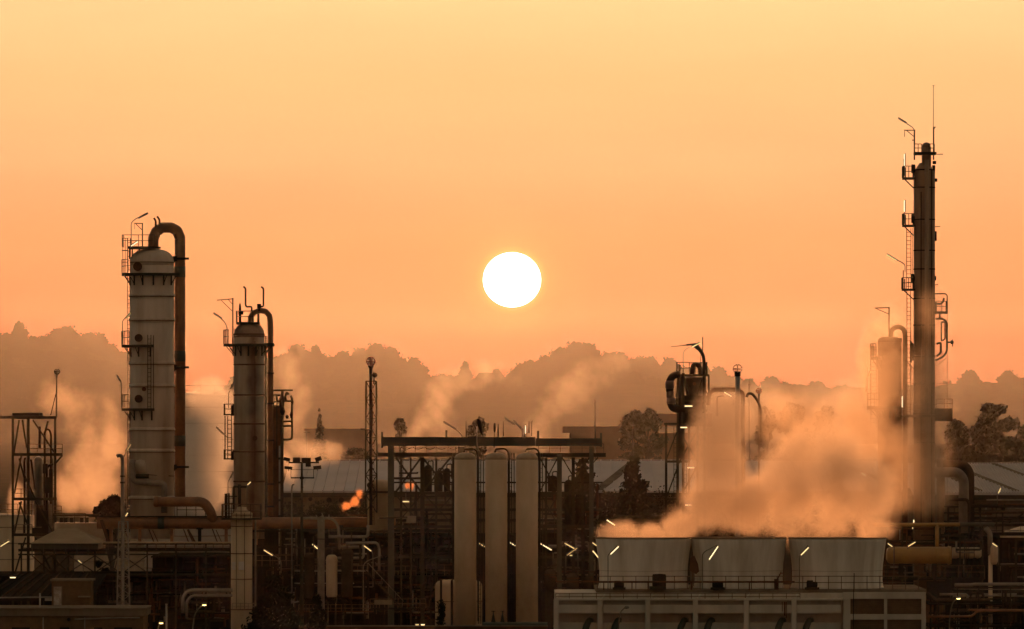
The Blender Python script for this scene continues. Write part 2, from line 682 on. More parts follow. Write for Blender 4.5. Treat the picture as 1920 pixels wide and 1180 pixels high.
def leaf_cloud(m, blobs, n, size, rnd, flat=0.8):
    """leaf-clump faces scattered through a set of blobs (centre, radius, height factor)"""
    vol = [b[1] ** 2 for b in blobs]
    tot = sum(vol)
    for b, v in zip(blobs, vol):
        c, r, hz = Vector(b[0]), b[1], b[2]
        for _ in range(max(4, int(n * v / tot))):
            d = Vector((rnd.gauss(0, 1), rnd.gauss(0, 1), rnd.gauss(0, 1))).normalized()
            q = r * min(1.35, abs(rnd.gauss(.6, .34)))
            p = c + Vector((d.x * q, d.y * q, d.z * q * hz))
            s = size * (0.5 + rnd.random())
            u = Vector((rnd.gauss(0, 1), rnd.gauss(0, 1), rnd.gauss(0, 1))).normalized()
            w = u.orthogonal().normalized()
            o = len(m.v)
            for a, bb in ((-1, -.6), (1, -.5), (.8, .6), (-.7, .7)):
                m.v.append(tuple(p + (u * a + w * bb) * s * 0.5))
            m.face([o, o + 1, o + 2, o + 3])
    return m


def pine_protos(k):
    """three forms of umbrella pine, 1 unit tall, origin at the base"""
    rnd = random.Random(40 + k)
    crown, trunk = MB(), MB()
    trunk.sweep([(0, 0, -0.4), (0.01, 0, 0.2), (0.03 * (k - 1), 0, 0.7)], .03, 6, rs=[.045, .035, .02])
    blobs = []
    if k == 0:
        spec = [(0, .62, .36, .8), (-.3, .5, .26, .8), (.3, .52, .27, .8), (.05, .78, .24, .8), (0, .35, .3, .8)]
    elif k == 1:
        spec = [(0, .58, .33, .95), (-.18, .40, .27, .9), (.2, .42, .26, .9), (.02, .82, .19, 1.0), (0, .2, .25, .9)]
    else:
        spec = [(-.2, .6, .3, .75), (.22, .66, .31, .75), (.45, .5, .22, .7), (-.45, .46, .22, .7), (0, .4, .32, .8)]
    for x, z, r, hz in spec:
        crown.ball((x, 0, z), r * .88, 14, 9, .6, hz)
        blobs.append(((x, 0, z), r * 1.0, hz))
    leaf_cloud(crown, [(c, r * .86, z) for c, r, z in blobs], 900, .075, rnd)
    return crown.mesh('crown', LEAFH), trunk.mesh('trunk', BARK)


PINES = [pine_protos(k) for k in range(3)]


def ridge_pine(x, ytop, hpx, k, label, group, D=DH, wide=1.0, name='pine_tree'):
    hpx *= 1.3
    o = T(name, label, 'tree', x, D, group, y=ytop + hpx)
    h = hpx * K * D
    for nm, me in zip(('crown', 'trunk'), PINES[k]):
        c = bpy.data.objects.new(nm, me)
        COL.objects.link(c)
        c.parent = o
    o.scale = (h * wide * .95, h * wide * .95, h)
    o.rotation_euler.z = (x * 1.7) % 6.28
    return o


rl = 'rounded pine among the crowns crowding the left hill top'
for i, (x, y, h, k, w) in enumerate([(-25, 632, 60, 0, 1.2), (8, 622, 55, 0, 1.0), (36, 604, 62, 1, .8), (62, 628, 50, 0, 1.0), (92, 617, 52, 2, 1.0),
                                     (112, 613, 55, 0, 1), (131, 609, 55, 0, 1.0), (152, 618, 52, 2, .9), (172, 621, 55, 0, .9), (188, 625, 62, 1, .8),
                                     (208, 643, 50, 0, 1), (230, 652, 55, 2, 1), (258, 672, 55, 0, 1)]):
    lab = {36: 'tallest pine, standing proud of the left hill top', 188: 'blunt-ended pine closing the left hill top beside the big column'}.get(x, rl)
    ridge_pine(x, y, h, k, lab, 'pines along the left hill top', wide=w)
rm = 'rounded pine in the unbroken row along the middle hill'
for (x, y, h, k, w) in [(455, 690, 50, 2, 1), (490, 664, 55, 0, 1), (525, 655, 55, 2, .9), (560, 643, 60, 0, .9), (592, 648, 55, 1, .8), (615, 656, 50, 2, .9), (645, 656, 50, 0, .9),
                        (672, 650, 55, 0, .9), (702, 641, 62, 0, 1.0), (728, 648, 62, 0, .95), (772, 668, 48, 0, .95), (872, 678, 36, 1, .75),
                        (820, 697, 30, 2, 1), (845, 699, 30, 2, 1), (905, 698, 30, 2, 1), (932, 690, 36, 0, .8), (975, 679, 45, 0, 1), (1000, 669, 48, 2, 1), (1020, 664, 50, 0, .8),
                        (1050, 642, 68, 2, .9), (1075, 638, 66, 0, 1.0), (1100, 640, 66, 0, 1.0), (1130, 652, 60, 2, 1), (1160, 658, 50, 0, 1), (1190, 661, 52, 2, 1),
                        (1220, 666, 50, 0, .9), (1252, 668, 55, 0, .8), (1280, 676, 50, 2, .9), (1312, 677, 55, 0, .9), (1345, 685, 50, 0, .9), (1375, 700, 45, 2, 1), (1405, 708, 40, 0, 1),
                        (1445, 704, 46, 0, 1), (1480, 711, 40, 2, 1), (1530, 713, 40, 0, 1.2), (1590, 717, 40, 2, 1.2), (1640, 724, 40, 0, 1)]:
    lab = {772: 'round pine with a gap of sky at its left, right end of the middle clump', 872: 'small pine alone in the dip between the two clumps',
           1075: 'broad domed pine crown at the highest point of the middle hill'}.get(x, rm)
    ridge_pine(x, y, h, k, lab, 'pines along the middle hill', wide=w)
for i in range(26):
    x = 500 + i * 36 + (i * 37 % 17)
    pts = RIDGE[2]
    y = 800
    for p, q in zip(pts[:-1], pts[1:]):
        if p[0] <= x <= q[0]:
            y = p[1] + (q[1] - p[1]) * (x - p[0]) / (q[0] - p[0])
    ridge_pine(x, y - 16 - (i * 53 % 13), 34 + (i * 29 % 12), i % 3, 'rounded pine on the lower spur in front of the middle hill', 'pines on the lower spur', D=8990, wide=.9 + (i * 31 % 40) / 100)
ridge_pine(1818, 692, 36, 0, 'lone umbrella pine on the right hill left of its neighbour', 'pines on the right hill', D=DH - 700, wide=1.0)
ridge_pine(1893, 693, 34, 0, 'lone umbrella pine at the right edge of the skyline', 'pines on the right hill', D=DH - 700, wide=1.05)

# woodland that clothes the slopes, one mass
rnd = random.Random(3)
wl = MB()


def ridge_y(x):
    best = 800
    for pts in RIDGE:
        for p, q in zip(pts[:-1], pts[1:]):
            if p[0] <= x <= q[0]:
                best = min(best, p[1] + (q[1] - p[1]) * (x - p[0]) / (q[0] - p[0]))
    return best


for _ in range(900):
    x = rnd.uniform(-60, 1980)
    D = rnd.uniform(8200, 11800)
    zt = P(0, ridge_y(x), DH).z
    w = (D - 7500) / 4500
    c = P(x, 800, D)
    c.z = zt * w ** 1.15 + rnd.uniform(0, 5)
    r = rnd.uniform(14, 25)
    wl.ball(c, r, 7, 5, .5, .8)
    leaf_cloud(wl, [(c, r * 1.05, .8)], 24, 9, rnd)
tag(wl.build('woodland', LEAFH), 'hazy pine woodland covering the hill slopes', 'woodland', kind='stuff')


# ------------------------------------------------------------------ nearer trees
def tree(name, label, x, ytop, D, wpx, form, mat, n, leaf, group=None, seed=1, ybase=None):
    rnd = random.Random(seed)
    o = T(name, label, 'tree', x, D, group)
    s = K * D
    top = P(x, ytop, D)
    h = top.z
    W = wpx * s / 2
    X, Y = top.x, D
    tr, cr = MB(), MB()
    blobs = []
    if form == 'cypress':
        tr.sweep([(X, Y, 0), (X, Y, h * .9)], .3, 7, rs=[W * .18 + .12, .05])
        for i in range(14):
            t = i / 13
            z = h * (.12 + .86 * t)
            blobs.append(((X + rnd.uniform(-.1, .1) * W, Y, z), max(.15, W * (1.0 - t ** 1.6) * .9 + .1), 1.6))
    elif form == 'conifer':
        tr.sweep([(X, Y, 0), (X + .1, Y, h * .97)], .3, 7, rs=[W * .09 + .1, .04])
        nl = 34
        for i in range(nl):
            t = .25 + .75 * i / (nl - 1)
            z = h * t * .985
            R = W * min(1.0, ((1 - t) / .42)) ** .85 * rnd.uniform(.8, 1.12) + .15
            for q in range(max(3, int(9 * min(1, (1 - t) / .4) + 2))):
                a = rnd.uniform(0, 6.28)
                L = R * rnd.uniform(.6, 1.08)
                tip = Vector((X + math.cos(a) * L, Y + math.sin(a) * L, z - .18 * L + rnd.uniform(-.3, .3)))
                tr.sweep([(X, Y, z), tip], .04, 4, rs=[.06, .02])
                for e in (.4, .7, .97):
                    blobs.append((Vector((X, Y, z)).lerp(tip, e), (.10 + .05 * rnd.random()) * W + .16, .6))
    else:
        hb = h * (.12 if form == 'broad' else .03)
        tr.sweep([(X, Y, 0), (X + .15, Y, h * .4), (X, Y, h * .8)], .3, 8, rs=[h * .022 + .1, h * .016 + .08, .06])
        nl = 46
        for i in range(nl):
            a = rnd.uniform(0, 6.28)
            u = (i + rnd.random()) / nl
            z = hb + (h - hb) * u * .97
            if form == 'dome':
                if i % 3:
                    z = h - W * 1.25 + W * 1.15 * rnd.random()
                env = math.sqrt(max(0.02, 1 - max(0, (z - (h - W * 1.1)) / (W * 1.1)) ** 2))
            else:
                env = min(1.0, (u + .25) * 1.6) * math.sqrt(max(.02, 1 - max(0, (u - .35) / .67) ** 2))
            rr_ = W * env * math.sqrt(rnd.uniform(.15, 1)) * .82
            c = Vector((X + math.cos(a) * rr_, Y + math.sin(a) * rr_, z))
            tr.sweep([(X, Y, max(.3, z * .7)), c], .06, 5, rs=[.10, .03])
            blobs.append((c, W * rnd.uniform(.15, .29), .8))
    leaf_cloud(cr, blobs, n, leaf, rnd)
    tr.build('trunk', BARK, o)
    cr.build('crown', mat, o)
    return o


tree('cypress_tree', 'slender pointed cypress in orange steam above the warehouse', 599, 766, 1800, 32, 'cypress', LEAFM, 9000, .7, seed=3)
tree('round_tree', 'low domed tree behind the warehouse roof beside the red-globed lattice mast', 664, 843, 1500, 64, 'dome', LEAFM, 14000, .7, seed=4)
tree('round_tree', 'narrow dark tree rising behind the gantry beam, left of its steam', 750, 787, 1800, 26, 'dome', LEAFM, 10000, .7, seed=5)
tree('round_tree', 'wide dark tree rising behind the gantry beam, between the roof lamps', 893, 782, 1800, 62, 'broad', LEAFM, 16000, .7, seed=6)
tree('broadleaf_tree', 'ragged tree left of its fuller neighbour, above the flat brown building', 1186, 770, 1800, 66, 'broad', LEAFM, 15000, .7, 'trees by the brown building', seed=7)
tree('broadleaf_tree', 'fuller ragged tree just left of the steel tower at the skyline', 1214, 770, 1820, 78, 'broad', LEAFM, 17000, .7, 'trees by the brown building', seed=8)
tree('conifer_tree', 'open-branched conifer standing against the pale roof and its dark strip', 1187, 856, 720, 84, 'conifer', LEAFM, 11000, .42, 'conifers before the warehouse', seed=9)
tree('conifer_tree', 'conifer half hidden behind the bracing of the gantry', 1092, 862, 720, 96, 'conifer', LEAFM, 11000, .42, 'conifers before the warehouse', seed=10)
tree('conifer_tree', 'faint conifer inside the cooling tower steam', 1570, 868, 720, 60, 'conifer', LEAFM, 3600, .42, 'conifers before the warehouse', seed=11)
tree('broadleaf_tree', 'tall full tree on the right behind the striped roof', 1866, 757, 1500, 112, 'broad', LEAFM, 15000, .7, 'trees behind the striped roof', seed=12)
tree('broadleaf_tree', 'smaller tree between the tallest column and the tall full tree', 1795, 790, 1520, 76, 'broad', LEAFM, 9000, .7, 'trees behind the striped roof', seed=13)
tree('broadleaf_tree', 'tree cut by the right edge of the view behind the striped roof', 1925, 800, 1500, 70, 'broad', LEAFM, 9000, .7, 'trees behind the striped roof', seed=14)
for i, (x, y, w) in enumerate([(1440, 762, 60), (1490, 752, 80), (1545, 760, 70)]):
    tree('broadleaf_tree', ['faint tree in steam right of the globe-topped vents', 'middle and tallest of three faint trees in the cooling tower steam',
                            'faint tree in steam nearest the hazy column'][i], x, y, 1850, w, 'broad', LEAFM, 7000, .8, 'trees veiled by steam', seed=20 + i)
tree('round_tree', 'dark round bush left of the foot of the big column', 208, 934, 560, 66, 'dome', LEAFD, 9000, .35, seed=15)
tree('conifer_tree', 'big black conifer in the foreground beside the floodlight mast', 514, 1082, 450, 125, 'conifer', LEAFD, 26000, .22, 'foreground conifers', seed=16)
tree('conifer_tree', 'small black conifer right of the floodlight mast', 594, 1122, 452, 44, 'conifer', LEAFD, 9000, .2, 'foreground conifers', seed=17)
# bare hedge along the warehouse walls
rnd = random.Random(5)
hd = MB()
for x0, x1, D, yt in ((535, 690, 745, 953), (1100, 1260, 735, 935), (1260, 1700, 735, 935)):
    for _ in range(int((x1 - x0) * 1.0)):
        c = P(rnd.uniform(x0, x1), rnd.uniform(yt, 1010), D + rnd.uniform(-4, 4))
        leaf_cloud(hd, [(c, rnd.uniform(.4, 1.2), 1.6)], 40, .26, rnd)
tag(hd.build('hedge', LEAFM), 'ragged dark shrubs along the foot of the warehouse wall', 'shrubs', kind='stuff')


# ------------------------------------------------------------------ buildings behind the works
def warehouse(label, x0, x1, yr, ye, De, Dr, strips, vents, x1r=None):
    o = T('warehouse', label, 'warehouse', (x0 + x1) / 2, De)
    zr, ze = P(0, yr, Dr).z, P(0, ye, De).z
    a0, a1 = P(x0, ye, De).x, P(x1, ye, De).x
    r = MB()
    th = .25
    n = 60
    # standing-seam roof sheet with shallow ribs
    for i in range(n):
        xa, xb = a0 + (a1 - a0) * i / n, a0 + (a1 - a0) * (i + .93) / n
        ob = len(r.v)
        for (x, z) in ((xa, 0), (xb, 0)):
            r.v += [(x, De - .6, ze - .05), (x, Dr, zr), (x, De - .6, ze - .05 - th), (x, Dr, zr - th)]
        r.face([ob, ob + 4, ob + 5, ob + 1])
        r.face([ob + 2, ob + 3, ob + 7, ob + 6])
        r.face([ob, ob + 2, ob + 6, ob + 4])
        r.sweep([(xb, De - .6, ze + .02), (xb, Dr, zr + .07)], .09, 4, smooth=False)
    ro = r.build('roof', ROOFM, o)
    rb = MB()
    rb.box(((a0 + a1) / 2, Dr + .2, zr + .05), a1 - a0, .6, .25)
    rb.build('ridge_cap', GALV, ro)
    b = MB()
    b.v += [(a0, Dr, zr - .3), (a1, Dr, zr - .3), (a0, Dr * 2 - De, ze), (a1, Dr * 2 - De, ze)]
    b.face([0, 1, 3, 2])
    b.build('roof', ROOFM, o)
    w = MB()
    w.box(((a0 + a1) / 2, Dr, (ze - .5) / 2), a1 - a0 - .4, 2 * (Dr - De) - .4, ze - .5)
    w.build('wall', WALLB, o)
    e = MB()
    e.box(((a0 + a1) / 2, De - .5, ze - .55), a1 - a0, .5, .55)
    e.build('gutter', DARK, o)
    for (xa, ya, xb, yb, wd) in strips:
        s_ = MB()
        def on(x, y):
            t = (ye - y) / (ye - yr)
            D = De + (Dr - De) * t
            return Vector((P(x, y, D).x, D, ze + (zr - ze) * t + .16))
        A, B = on(xa, ya), on(xb, yb)
        hw = wd * K * De / 2
        s_.v += [tuple(A + Vector((-hw, 0, 0))), tuple(A + Vector((hw, 0, 0))), tuple(B + Vector((hw, 0, 0))), tuple(B + Vector((-hw, 0, 0)))]
        s_.v += [(q[0], q[1], q[2] - .12) for q in s_.v[:4]]
        for q in ((0, 1, 2, 3), (0, 4, 5, 1), (1, 5, 6, 2), (2, 6, 7, 3), (3, 7, 4, 0)):
            s_.face(list(q))
        s_.build('roof_strip', CONCD, ro, label='dark strip running up the pale roof')
    for (xv, yv, rv) in vents:
        v_ = MB()
        c = P(xv, yv, De - .3)
        v_.sweep([c, c + Vector((0, -.15, 0))], rv * K * De, 14, smooth=False)
        v_.build('wall_vent', BLACK, o)
    return o


warehouse('long warehouse with a plain pale metal roof behind the lattice mast and gantry', 528, 1702, 864, 920, 760, 790,
          [(1122, 920, 1192, 864, 17), (1650, 900, 1560, 866, 12)], [(582, 936, 4), (617, 938, 5), (640, 938, 5), (1134, 930, 4.5), (1232, 930, 4.5)])
warehouse('warehouse with slanting dark strips on its pale roof at the right edge', 1712, 2030, 870, 924, 720, 748,
          [(1905, 922, 1790, 876, 11), (1838, 922, 1780, 896, 9), (1960, 908, 1862, 871, 9)], [])
bd = T('flat_building', 'long low brown building with an overhanging flat roof behind the trees', 'building', 1180, 2000)
m = MB(2000)
m.pb(1070, 812, 1330, 900, 40)
m.build('wall', BROWNB, bd)
m = MB(2000)
m.pb(1057, 800, 1235, 812, 50, -3)
m.build('roof', BROWNB, bd)
m = MB(2000)
m.pb(1236, 776, 1335, 800, 30, 2)
m.build('upper_storey', BROWNB, bd)
bd = T('flat_building', 'faint hazy block low on the slope left of the lattice mast', 'building', 620, 2600)
m = MB(2600)
m.pb(575, 808, 690, 900, 30)
m.build('wall', BROWNB, bd)
m = MB(2600)
m.pb(570, 804, 694, 808, 34, -2)
m.build('roof', BROWNB, bd)
m = MB(1500)
o = T('embankment', 'brown scrubby bank behind the striped roof at the right', 'bank', 1850, 1600)
m = MB(1600)
for (x, h) in ((1700, 850), (1760, 838), (1830, 834), (1900, 838), (1990, 836)):
    c = P(x, h, 1600)
    m.ball((c.x, 1612, 0), c.z, 14, 10, .2, 1.0)
m.build('bank', LEAFM, o)


def pole(label, x, ytop, D, arms):
    o = T('utility_pole', label, 'pole', x, D)
    MB(D).tube([(x, GY(D)), (x, ytop)], 1.2, n=6).build('pole', BARK, o)
    for (y, w) in arms:
        MB(D).bar((x - w, y), (x + w, y), 1.2).build('crossarm', BARK, o)


pole('thin utility pole with one crossarm left of the cypress', 575, 808, 1000, [(811, 6)])
pole('thin bare pole on the hazy slope above the brown building', 1116, 748, 1500, [(756, 2)])
pole('hair-thin mast on the skyline right of the globe-topped vent', 1405, 712, 1500, [(722, 2)])


# big storage tanks behind the works
def storage_tank(label, cx, R, yt, D, mat, cone=5):
    o = T('storage_tank', label, 'tank', cx, D)
    MB(D).lathe(cx, [(R, GY(D)), (R, yt)], 48).build('shell', mat, o)
    MB(D).lathe(cx, [(R + .8, yt + 1), (R + .8, yt), (R * .5, yt - cone * .6), (R * .08, yt - cone)], 48).build('roof', mat, o)
    m = MB(D)
    for y in range(int(yt) + 22, int(GY(D)), 30):
        m.lathe(cx, [(R + .5, y + .7), (R + .5, y - .7)], 48)
    m.build('wall_seam', CONCD, o)
    m = MB(D)
    s = K * D
    X = (cx - 960) * s
    z = HZ + (HY - yt) * s
    m.rail([(X + R * s * math.cos(a), D + R * s * math.sin(a), z) for a in [math.pi + math.pi * i / 10 for i in range(11)]], 1.1, 2.0)
    m.build('railing', RAIL, o)
    return o


storage_tank('huge grey storage tank half veiled by smoke between the two columns', 352, 92, 742, 690, M('tank_grey', (.44, .40, .35), (.34, .30, .26), .6, scale=.2, stretch=.3))
storage_tank('pale storage tank at the left edge behind the steel frame', 0, 64, 966, 600, CREAM, 3)
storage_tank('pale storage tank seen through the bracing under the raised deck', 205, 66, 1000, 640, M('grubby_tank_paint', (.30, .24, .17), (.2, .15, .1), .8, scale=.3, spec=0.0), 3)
storage_tank('cone-roofed tank at the right edge below the striped warehouse', 1930, 70, 1006, 560, CREAM, 22)

# ================================================================== the works
# ------------------------------------------------------------------ big pale column on the left
D1 = 520
c1 = T('distillation_column', 'fat white banded column with a rust-brown pipe looping over its domed top', 'column', 285, D1)
m = MB(D1)
m.lathe(285, [(41, 1010), (41, 498)], 56)
m.build('shell', WHITE, c1)
m = MB(D1)
m.lathe(285, [(41, 498), (41, 490), (39.5, 483), (35, 476), (27, 471), (15, 467.5), (0, 466.5)], 56)
hd1 = m.build('domed_head', WHITE, c1)
MB(D1).lathe(285, [(41.8, 493.5), (41.8, 491.5)], 56).build('weld_band', CONCD, hd1)
for y in (554.5, 600, 682, 724, 806, 846, 934):
    m = MB(D1)
    m.lathe(285, [(41, y + 2.6), (43.4, y + 2), (43.6, y - 1.4), (43.0, y - 2.4), (41, y - 4.5)], 56)
    sr = m.build('stiffener_ring', WHITE, c1)
    MB(D1).lathe(285, [(43.7, y + 2.6), (43.7, y + 1.4)], 56).build('rust_edge', RUSTD, sr)


def manhole(parent, D, x, y, r, colcx, colr, mat=DARK):
    """flanged manhole on the near face of a column"""
    s = K * D
    off = max(0.0, 1 - ((x - colcx) / colr) ** 2) ** .5 * colr * s
    m = MB(D)
    m.disc(x, y, r * .8, .55, -off + .15)
    o = m.build('manhole', mat, parent)
    m = MB(D)
    m.disc(x, y, r, .12, -off - .4, 24)
    for a in range(10):
        q = a * 2 * math.pi / 10
        c = P(x + r * .86 * math.cos(q), y + r * .86 * math.sin(q), D - off - .5)
        m.sweep([c, c + Vector((0, -.12, 0))], .035, 5, smooth=False)
    m.build('cover', RUSTD, o)


for (x, y, r) in ((258, 500, 8.5), (260, 634, 7.5), (260, 748, 7.5), (270, 730, 4), (251, 876, 9)):
    manhole(c1, D1, x, y, r, 285, 41)


def platform(parent, D, cx, R, Ro, y, a0, a1, rail=0, brk=True, th=.22, n=20, rh=1.15, bmat=DARK):
    m = MB(D)
    m.sector(cx, y, R, Ro, a0, a1, th, n)
    o = m.build('platform', bmat, parent)
    s = K * D
    X, z = (cx - 960) * s, HZ + (HY - y) * s
    if rail:
        pts = []
        e1 = a1 if rail is True else a0 + rail
        k2 = max(3, int(abs(e1 - a0) / 14))
        for i in range(k2 + 1):
            a = math.radians(a0 + (e1 - a0) * i / k2)
            pts.append((X + Ro * s * math.cos(a), D + Ro * s * math.sin(a), z))
        q = MB(D)
        q.rail(pts, rh, 3.0, .035)
        q.build('railing', RAIL, o)
    if brk:
        q = MB(D)
        k2 = max(2, int(abs(a1 - a0) / 28))
        for i in range(k2 + 1):
            a = math.radians(a0 + (a1 - a0) * (i + .2) / (k2 + .4))
            e = Vector((math.cos(a), math.sin(a), 0))
            c = Vector((X, D, z - th))
            q.sweep([c + e * (R * s), c + e * (R * s) + Vector((0, 0, -.8))], .09, 4, smooth=False)
            q.sweep([c + e * (R * s) + Vector((0, 0, -.7)), c + e * (R + (Ro - R) * .7) * s], .05, 4, smooth=False)
        q.build('bracket', bmat, o)
    return o


platform(c1, D1, 285, 42, 57, 513, 160, 338, 62)
platform(c1, D1, 285, 42, 57, 647, 165, 276, 60)
platform(c1, D1, 285, 42, 57, 766, 165, 278, 60)
m = MB(D1)
m.pb(240, 462, 290, 466.5, 2.4, -1.4)
tp = m.build('top_platform', DARK, c1)
m = MB(D1)
m.prail(229, 290, 463, 1.0, 1.2, .035, -1.4, 2.4)
m.build('railing', RAIL, tp)
m = MB(D1)
for x in (243, 248, 262, 280):
    m.bar((x, 466), (x, 486), 2.2, -.6)
m.bar((243, 486), (262, 467), 1.3, -.6)
m.build('leg_frame', DARK, tp)
m = MB(D1)
m.ladder(242, 447, 515, 5, -.9, .04)
m.ladder(241.5, 515, 968, 4.5, -.6, .035)
m.build('ladder', DARK, c1)
m = MB(D1)
for x in (230, 235, 239):
    m.bar((x, 447), (x, 512), .8, -1.2)
for y in (447, 470, 492, 512):
    m.bar((228.5, y), (241, y), 1.0 if y != 470 else 2, -1.2)
m.build('ladder_cage', RAIL, c1)
m = MB(D1)
m.ladder(280, 628, 770, 6, -2.05, .04)
m.ladder(288, 629, 768, 0.1, -2.05, .035)
m.build('ladder', DARK, c1)
MB(D1).bar((327.5, 905), (327.5, 1005), 1.6, .4).bar((326.5, 500), (326.5, 905), 1.0, .6).build('drain_pipe', GALV, c1)
op = MB(D1).tube([(287, 467), (287.5, 447, .1), (293, 434.5, .2), (304, 427, .3), (321, 427, .5), (332, 433, .8), (337.5, 446, 1), (337.5, 936, 1)], 10, 1.5, 20).build('overhead_pipe', RUST, c1)
MB(D1).lathe(287, [(14.5, 466.5), (14.5, 463)], 20).build('flange', DARK, op)
m = MB(D1)
m.tube([(292, 428), (292, 414), (288.5, 409)], 1.9, 3, 8)
m.build('vent_stub', RUSTD, op)
MB(D1).tube([(299, 424), (299, 412), (294.5, 406)], 1.9, 3, 8).build('vent_stub', RUSTD, op)
for y in (510, 668, 827):
    MB(D1).lathe(337.5, [(10.4, y + 10), (10.4, y - 10)], 24, 1.0).build('pipe_band', GREEN, op)
for y in (485, 689, 876):
    m = MB(D1)
    m.pb(311, y - 2, 354, y + 2, .4, .3)
    m.bar((313, y + 22, .2), (330, y + 2, .2), 2.6)
    m.pb(323, y - 4.5, 331, y + 4.5, .5, .1)
    m.build('pipe_bracket', BLACK, c1)
m = MB(D1)
m.tube([(249, 862, -2.2), (246, 880, -2.2), (251, 903, -2.3), (285, 906, -2.4), (308, 907, -2.2), (308, 962, -2.2)], 6, 8, 14)
m.build('nozzle_pipe', PIPEG, c1)
MB(D1).lathe(263, [(0, 862), (9, 864), (12, 872), (12, 884), (0, 886)], 20, -1.6).build('nozzle_box', WHITE, c1)
m = MB(D1)
m.tube([(255, 893, -2.4), (279, 893, -2.4)], 4.2, 0, 14)
m.tube([(279, 890.5, -2.2), (326, 893, -.8)], .7, 0, 6)
m.build('nozzle', DARK, c1)
m = MB(D1)
m.bar((267, 463), (267, 418.5), 2.2, -.8)
m.bar((252, 419), (268, 419), 1.6, -.8)
m.bar((255, 420.5), (266, 431), 1.3, -.8)
m.bar((252.5, 419), (252.5, 430), .6, -.8)
m.build('davit', DARK, c1)

# ------------------------------------------------------------------ smaller column with rust runs
D2 = 512
c2 = T('distillation_column', 'slimmer cream column with dark rust runs and two hooked vents above its dome', 'column', 467, D2)
MB(D2).lathe(467, [(29, 1010), (29, 633)], 48).build('shell', RUNS, c2)
m = MB(D2)
m.lathe(467, [(29, 633), (29, 627), (27.5, 619), (22, 611.5), (13, 607), (0, 605.5)], 48)
h2 = m.build('domed_head', M('stained_head_paint', (.30, .19, .115), (.13, .075, .045), .65, scale=.9), c2)
MB(D2).lathe(467, [(29.6, 628), (29.6, 626)], 48).build('weld_band', RUSTD, h2)
for y in (684, 741, 795, 847, 903):
    m = MB(D2)
    m.lathe(467, [(29, y + 1.4), (29.8, y + 1), (29.8, y - 1), (29, y - 1.4)], 48)
    m.build('stiffener_ring', RUSTD, c2)
MB(D2).bar((478, 640, -1.22), (478, 905, -1.22), 1.1).build('drain_pipe', RUSTD, c2)
platform(c2, D2, 467, 29.5, 48, 645, 150, 390, 70)
m = MB(D2)
m.pb(443, 604, 486, 608.5, 1.8, -.9)
tp = m.build('top_platform', DARK, c2)
MB(D2).prail(443, 474, 605, .95, 1.0, .04, -.9, 1.8).build('railing', RAIL, tp)
op = MB(D2).tube([(469, 608), (470, 595), (476, 586), (487, 582.5, .3), (498, 584, .6), (505, 592, .8), (507, 603, .9), (507, 968, .9)], 5.3, 2, 16).build('overhead_pipe', RUST, c2)
m = MB(D2)
m.tube([(472, 601), (472, 575), (462, 575.5), (460.5, 572), (460.5, 541), (456.5, 537.5)], 1.7, 3, 8)
m.build('hooked_vent', DARK, c2)
MB(D2).tube([(486, 583), (486, 575), (494, 575), (494, 541), (489.5, 538)], 1.7, 3, 8).build('hooked_vent', DARK, c2)
m = MB(D2)
m.lathe(450, [(2.3, 606), (2.3, 578), (1.6, 572), (.4, 568)], 10, -.5)
m.pb(447, 584, 456, 590, .4, -.6)
m.lathe(484.5, [(2.1, 606), (2.1, 588)], 10, -.5)
m.pb(482, 570, 489, 578, .4, -.5)
m.build('relief_valve', BLACK, c2)
MB(D2).tube([(498.5, 630, .3), (498.5, 985, .3)], 1.6, 0, 8).build('riser_pipe', BLACK, c2)
m = MB(D2)
m.bar((436.5, 559), (436.5, 646), 2.3, -.4)
m.bar((407, 563), (438, 560.5), 1.5, -.4)
m.bar((415, 563.5), (436, 584), 1.1, -.4)
m.bar((428, 562), (436, 571), 1.0, -.4)
m.build('davit', DARK, c2)
for (x, y, r) in ((478, 822, 4.5),):
    manhole(c2, D2, x, y, r, 467, 29, RUSTD)
for (y, h) in ((779, 19), (862, 16)):
    m = MB(D2)
    m.pb(419, y - 2.5, 438.5, y, 1.6, -.8)
    pf = m.build('platform', DARK, c2)
    MB(D2).prail(420, 437, y - 2, h * .0442, .6, .045, -.8, 1.6).build('railing', DARK, pf)
    m = MB(D2)
    m.pb(433, y - h, 439, y + 1, .8, .2)
    m.build('gate_frame', BLACK, pf)
m = MB(D2)
m.ladder(430.5, 780, 862, 7, -.6, .05)
m.ladder(422, 780, 860, 1.5, -.6, .03)
m.build('ladder', DARK, c2)
for y in (645, 700, 757, 826, 908, 950):
    m = MB(D2)
    m.pb(488, y - 1.6, 514, y + 1.6, .3, .6)
    m.build('pipe_bracket', BLACK, c2)

# loop piping right of it
o = T('pipe_manifold', 'dark loop of pipes and valves under a flat beam right of the slimmer column', 'pipework', 529, 516)
m = MB(516)
m.pb(497, 730.5, 549, 733.5, .35, .2)
m.build('beam', DARK, o)
MB(516).tube([(529, 733), (529, 970)], 2.8, 0, 10).build('pipe', DARK, o)
MB(516).tube([(529, 824.5), (541, 824.5), (547.5, 822), (547.5, 748), (545, 742)], 2.0, 5, 10).build('pipe', DARK, o)
m = MB(516)
m.tube([(519, 742), (519, 752), (538, 752), (547, 752)], 2.0, 3, 10)
m.tube([(536, 752), (535, 742), (538, 735), (541, 740)], 1.9, 3, 10)
m.tube([(529, 790), (547, 790)], 1.8, 0, 8)
m.tube([(529, 799), (547, 799)], 1.8, 0, 8)
m.tube([(512, 741), (529, 741)], 1.6, 0, 8)
m.tube([(519, 752), (519, 860)], 1.1, 0, 8)
m.build('pipe', DARK, o)
